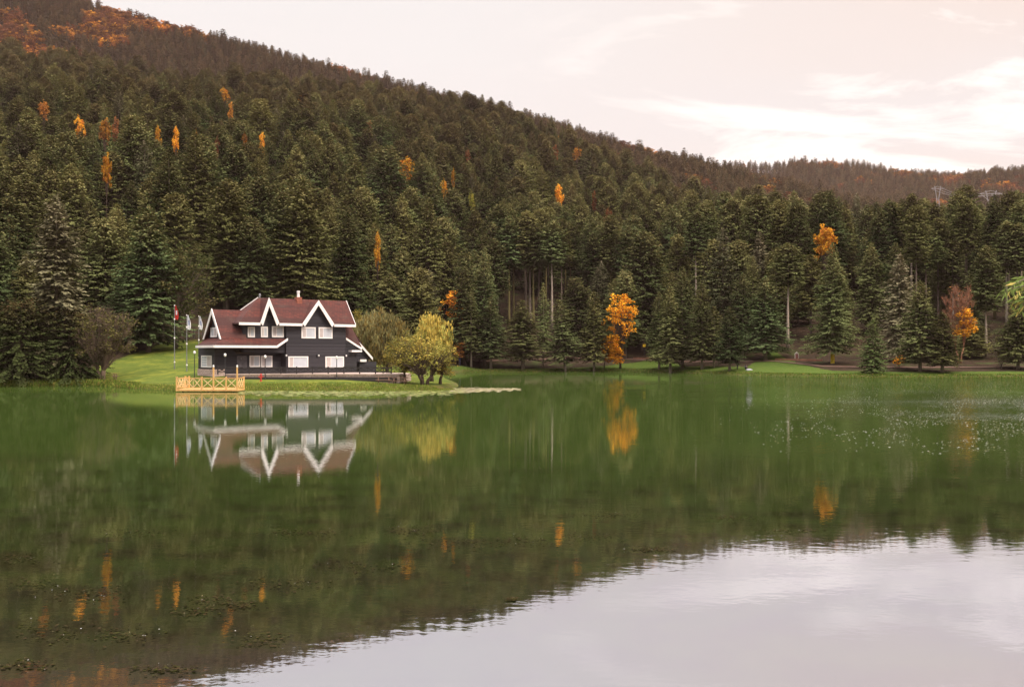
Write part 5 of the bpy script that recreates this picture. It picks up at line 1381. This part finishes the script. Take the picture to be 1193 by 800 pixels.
# white blanket spread over a low bundle
Y = 177.8; x0, x1 = tx(869.5)*Y, tx(876)*Y
b = MB(); nu, nv = 14, 8; rngB = random.Random(4); G = []
for j in range(nv + 1):
    G.append([(x0 + (x1 - x0)*i/nu + .05*math.sin(j*2.1), Y - .5 + 1.0*j/nv + .05*math.sin(i*1.7), g1(x0 + (x1 - x0)*i/nu, Y - .5 + j/nv) + .03 + .26*max(0, math.sin(math.pi*min(1, i/nu*.75 + .22)))*math.sin(math.pi*j/nv)**.8 + .03*math.sin(i*2.3 + j)) for i in range(nu + 1)])
for j in range(nv):
    for i in range(nu): b.poly([G[j][i], G[j][i+1], G[j+1][i+1], G[j+1][i]])
bl = b.build('blanket', plain('white_blanket', (0.40, 0.40, 0.44), .85, .08), smooth=True, fix=False); bl.modifiers.new('thick', 'SOLIDIFY').thickness = .03
tag(bl, 'crumpled white blanket on the grass in front of the sitting person', 'blanket')

# ------------------------------------------------------------------ power pylons and their wires beyond the near ridge
def pylon(px, pyt, Y, H, wdt, lab):
    x = tx(px)*Y; zt = up(pyt, Y); z0 = zt - H
    zg = g1(x, Y); H += z0 - zg; z0 = zg
    o = empty('power_pylon', (x, Y, z0), lab, 'pylon')
    b = MB(); t_ = .17
    for s_ in (-1, 1):
        for q in (-1, 1): b.tube([(s_*wdt*.34, q*wdt*.2, -1), (s_*wdt*.10, q*.4, H*.72), (s_*wdt*.30, q*.4, H)], t_, 4)
        n = 7
        for k in range(n):
            f0, f1 = k/n, (k + 1)/n
            r0 = wdt*(.34 - .24*f0); r1 = wdt*(.34 - .24*f1)
            if s_ > 0: b.tube([(-r0, -.5, H*.72*f0), (r1, -.5, H*.72*f1)], t_*.6, 4); b.tube([(r0, -.5, H*.72*f0), (-r1, -.5, H*.72*f1)], t_*.6, 4)
    b.build('lattice_tower', M['pylon'], o)
    b = MB(); b.tube([(-wdt*.62, 0, H*.94), (wdt*.62, 0, H*.94)], t_, 4); b.tube([(-wdt*.62, 0, H*.94), (0, 0, H), (wdt*.62, 0, H*.94)], t_*.8, 4)
    for k in range(9): b.tube([(-wdt*.6 + k*wdt*.15, 0, H*.94), (-wdt*.53 + k*wdt*.15, 0, H*.97), (-wdt*.45 + k*wdt*.15, 0, H*.94)], t_*.5, 4)
    b.build('crossarm', M['pylon'], o)
    return Vector((x, Y, z0 + H*.94))
M['pylon'] = plain('galvanised_lattice', (0.30, 0.28, 0.28), .6, .1, .3)
pa = pylon(1154.5, 222, 780, 34, 14, 'large pale lattice pylon rising beyond the forest crest at the right')
pb2 = pylon(1092.5, 217, 880, 30, 9, 'smaller pale lattice pylon left of the large one beyond the crest')
b = MB()
for k in (-1, 0, 1):
    a = pa + Vector((k*8, 0, 0)); e = pb2 + Vector((k*5, 0, 0)); f_ = Vector((tx(1215)*700, 700, up(252, 700) + 0)) + Vector((k*9, 0, 0))
    for s0, s1 in ((a, e), (a, f_)): b.tube([s0.lerp(s1, i/10) - Vector((0, 0, 4*4*(i/10)*(1 - i/10))) for i in range(11)], .10, 4)
tag(b.build('power_line', M['pylon']), 'thin power line wires strung between the two pylons', 'power line')

# ------------------------------------------------------------------ willow on the near bank whose branch hangs into the view
wx, wy = 9.3, 7.2; wz = g1(wx, wy)
o = empty('willow_tree', (wx, wy, wz), 'near willow whose leafy branch hangs into the right edge of the view', 'tree')
b = MB(); b.tube([(0, 0, -.3), (.1, .1, 1.5), (-.05, .3, 3.0), (-.3, .9, 4.3)], [.24, .19, .15, .09], 9)
b.tube([(-.05, .3, 3.0), (.7, .0, 4.2), (1.2, -.3, 5.4)], [.11, .07, .03], 7); b.build('trunk', M['bark'], o, smooth=True, fix=False)
def nb(px, py, Y): return at(px, py, Y) - Vector((wx, wy, wz))
b = MB(); rngW = random.Random(12); L_ = LB()
main = [Vector((-.3, .9, 4.3)), nb(1330, 250, 9.6), nb(1255, 280, 9.8), nb(1215, 312, 9.9), nb(1196, 326, 9.9), nb(1182, 334, 9.9)]
b.tube(main, [.085, .05, .028, .014, .009, .005], 6)
tw = [([nb(1200, 322, 9.9), nb(1184, 330, 9.85), nb(1168, 342, 9.8)]), ([nb(1205, 330, 9.9), nb(1192, 340, 9.95), nb(1178, 352, 10)]), ([nb(1212, 318, 9.9), nb(1198, 345, 9.8), nb(1188, 362, 9.8)]),
      ([nb(1222, 308, 9.9), nb(1203, 318, 10), nb(1186, 326, 10.05)]), ([nb(1230, 320, 9.9), nb(1212, 350, 9.9), nb(1204, 375, 9.9)]), ([nb(1255, 285, 9.8), nb(1240, 330, 9.7), nb(1232, 370, 9.7)]), ([nb(1210, 326, 9.9), nb(1196, 332, 9.7), nb(1172, 338, 9.65)])]
for t in tw:
    b.tube(t, [.007, .004, .002], 4)
    for i in range(46):
        f = rngW.uniform(.05, 1.0); p = t[0].lerp(t[1], f*2) if f < .5 else t[1].lerp(t[2], f*2 - 1)
        p = p + Vector((rngW.uniform(-.03, .03), rngW.uniform(-.05, .05), rngW.uniform(-.02, .02)))
        an = rngW.uniform(0, 6.28); l = rngW.uniform(.06, .13)
        d = Vector((-.5 + .7*math.cos(an), .7*math.sin(an), -.75 + .5*rngW.uniform(-1, 1))).normalized()*l
        s_ = d.cross(Vector((rngW.uniform(-1, 1), rngW.uniform(-1, 1), rngW.uniform(-1, 1)))).normalized()*l*.105
        L_.leaf(p, d, s_, rngW.uniform(.7, 1.3), 1.0 if rngW.random() < .22 else 0.0)
b.build('branch', M['bark'], o, smooth=True, fix=False)
M['wleaf'] = needles('near_willow_leaves', (0.15, 0.20, 0.055), (0.17, 0.21, 0.07), (0.40, 0.33, 0.10), .35)
link('foliage', L_.mesh('foliage', M['wleaf']), o)

# ------------------------------------------------------------------ shore plants and what floats on the lake
rngG = random.Random(31)
def blades(pts, mat, name, hlo, hhi, lab, cat, broad_=.05, n=6, spread=.4):
    L_ = LB(); U = rngG.uniform
    for (x, y, z, k) in pts:
        tn = U(.7, 1.3)
        for _ in range(n):
            an = U(0, 6.28); l = U(hlo, hhi)*k; lean = U(0, .5)
            p = (x + U(-spread, spread), y + U(-spread, spread), z - .05)
            L_.leaf(p, (math.cos(an)*l*lean, math.sin(an)*l*lean, l), (-math.sin(an)*broad_, math.cos(an)*broad_, 0), tn*U(.8, 1.2), 1.0 if rngG.random() < .25 else 0.0)
    o = link(name, L_.mesh(name, mat)); tag(o, lab, cat, kind='stuff')
def along(px0, px1, n, d0, d1, k=1.0):
    out = []
    seg = [(tx(p)*Y, Y) for p, Y in shore_px]
    pxs = np.linspace(px0, px1, n); Ys = np.interp(pxs, [p for p, _ in shore_px if p < 526 or True][:12] if px1 < 536 else [p for p, _ in shore_px[18:]], [y for _, y in shore_px][:12] if px1 < 536 else [y for _, y in shore_px[18:]])
    Y2 = Ys + np.array([rngG.uniform(d0, d1) for _ in pxs]); X2 = (pxs - MIDX)/FOC*Y2
    Z2 = np.maximum(0, ground(X2, Y2))
    return [(x, y, z, k) for x, y, z in zip(X2, Y2, Z2)]
M['grass'] = needles('shore_grass', (0.095, 0.145, 0.024), (0.125, 0.165, 0.028), (0.21, 0.19, 0.05), .3)
blades(along(125, 527, 2600, -.4, 1.6), M['grass'], 'shore_grass', .08, .26, 'short bright grass fringe along the water below the house lawn', 'grass', .03)
blades(along(-40, 160, 1500, -.4, 2.6), M['grass'], 'waterside_plants', .12, .42, 'lush leafy plants along the waterside at the left bank', 'plants', .09)
M['grass_dark'] = needles('rough_grass', (0.075, 0.125, 0.020), (0.10, 0.14, 0.022), (0.18, 0.16, 0.04), .3)
blades(along(540, 1300, 2600, -.5, 1.6), M['grass_dark'], 'shore_grass', .10, .30, 'narrow grass fringe along the far shore', 'grass', .06, 5, .6)
# lily pads: a pale mat along the lawn that trails off to the right of its tip
def pads(region, n, mat, name, r0, r1, lab, zof=.012):
    b = MB(); U = rngG.uniform
    cand = []
    while len(cand) < n:
        q = region()
        if q[0] is not None: cand.append(q)
    ca = np.array(cand); ok = shore_dist(ca[:, 0], ca[:, 1]) < -.1
    for x, y in ca[ok]:
        r = U(r0, r1); a0 = U(0, 6.28); tz = zof + U(0, .02); tilt = U(-.06, .06)
        pts = [(x + r*math.cos(a0 + k*5.6/6), y + r*math.sin(a0 + k*5.6/6), tz + tilt*r*math.cos(k)) for k in range(7)] + [(x, y, tz)]
        b.poly(pts, rngG.randrange(3))
    tag(b.build(name, mat, fix=False), lab, 'water plants', kind='stuff')
PADM = [plain('pad_tan', (0.27, 0.215, 0.11), .5, .25, 6), plain('pad_olive', (0.25, 0.23, 0.07), .5, .25, 6), plain('pad_green', (0.19, 0.23, 0.04), .5, .25, 6)]
def reg_main():
    px = rngG.uniform(278, 540); edge = np.interp(px, [278, 300, 380, 450, 500, 530, 540], [460, 461.5, 462.3, 462, 461.5, 460, 458.5]) + 1.2*math.sin(px*.21) + .8*math.sin(px*.53)
    py = rngG.triangular(450.5, edge, 457); Y = EYE*FOC/(py - HZN); return tx(px)*Y, Y
def reg_tail():
    px = rngG.uniform(525, 606); f = (px - 525)/81
    py = rngG.triangular(450.8 + 1.4*f, 459.2 - 4.6*f + .9*math.sin(px*.5), 454.2 - .6*f); Y = EYE*FOC/(py - HZN); return tx(px)*Y, Y
pads(reg_main, 4200, [plain('pad_moss', (0.17, 0.21, 0.045), .5, .25, 6), PADM[1], PADM[2]], 'lily_pads', .10, .24, 'pale olive mat of lily pads along the water edge below the lawn')
pads(reg_tail, 1500, [PADM[0], plain('pad_pale', (0.33, 0.28, 0.18), .5, .2, 6), PADM[1]], 'lily_pads', .10, .26, 'tan tail of lily pads trailing right from the tip of the lawn')
# pale flecks: leaf scraps near the viewer, leaves and painted sky glints at right
FLK = [plain('pale_leaf_and_glint', (0.55, 0.52, 0.50), .4, .15), plain('straw_leaf', (0.38, 0.30, 0.16), .5, .2), plain('white_leaf_and_glint', (0.70, 0.69, 0.70), .35, .1)]
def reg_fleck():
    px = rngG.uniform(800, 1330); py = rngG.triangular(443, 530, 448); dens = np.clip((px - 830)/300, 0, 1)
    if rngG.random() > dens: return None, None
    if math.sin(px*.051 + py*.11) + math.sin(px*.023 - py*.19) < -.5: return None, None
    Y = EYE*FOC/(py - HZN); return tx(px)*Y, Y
pads(reg_fleck, 4600, FLK, 'leaf_and_glint_flecks', .018, .05, 'pale flecks of floating leaves and painted ripple glitter scattered over the water at the right')
weed = [(335, 620, 30, 5), (372, 621, 28, 4), (480, 618, 40, 6), (540, 632, 60, 8), (620, 630, 55, 7), (690, 625, 40, 5), (705, 600, 50, 4), (850, 603, 40, 3), (760, 640, 30, 3), (930, 618, 40, 2),
        (255, 700, 45, 10), (225, 712, 30, 7), (280, 705, 25, 6), (305, 745, 35, 9), (60, 735, 70, 12), (20, 775, 50, 8), (110, 690, 70, 10), (40, 680, 40, 6), (150, 620, 60, 5), (20, 650, 50, 6), (190, 780, 40, 6), (420, 660, 70, 8), (330, 680, 60, 9), (595, 698, 8, 2), (140, 740, 50, 9)]
def reg_weed():
    q = weed[rngG.randrange(len(weed))]
    px = q[0] + rngG.gauss(0, q[2]*.45); py = max(590, q[1] + rngG.gauss(0, q[3]*.5)); Y = EYE*FOC/(py - HZN); return tx(px)*Y, Y
pads(reg_weed, 2600, [plain('weed_dark', (0.020, 0.018, 0.008), .95, .3, 9, spec=0), plain('weed_olive', (0.032, 0.032, 0.010), .95, .3, 9, spec=0), plain('weed_brown', (0.04, 0.028, 0.014), .95, .3, 9, spec=0)], 'floating_weed', .008, .03, 'dark tangled water weed at the surface in the near water', .004)
def reg_spark():
    q = weed[rngG.randrange(len(weed))]
    px = q[0] + rngG.gauss(0, q[2]*.5); py = max(592, q[1] + rngG.gauss(0, q[3]*.6)); Y = EYE*FOC/(py - HZN); return tx(px)*Y, Y
pads(reg_spark, 90, FLK, 'leaf_and_glint_flecks', .004, .012, 'tiny pale leaf scraps caught on the weed in the near water', .012)
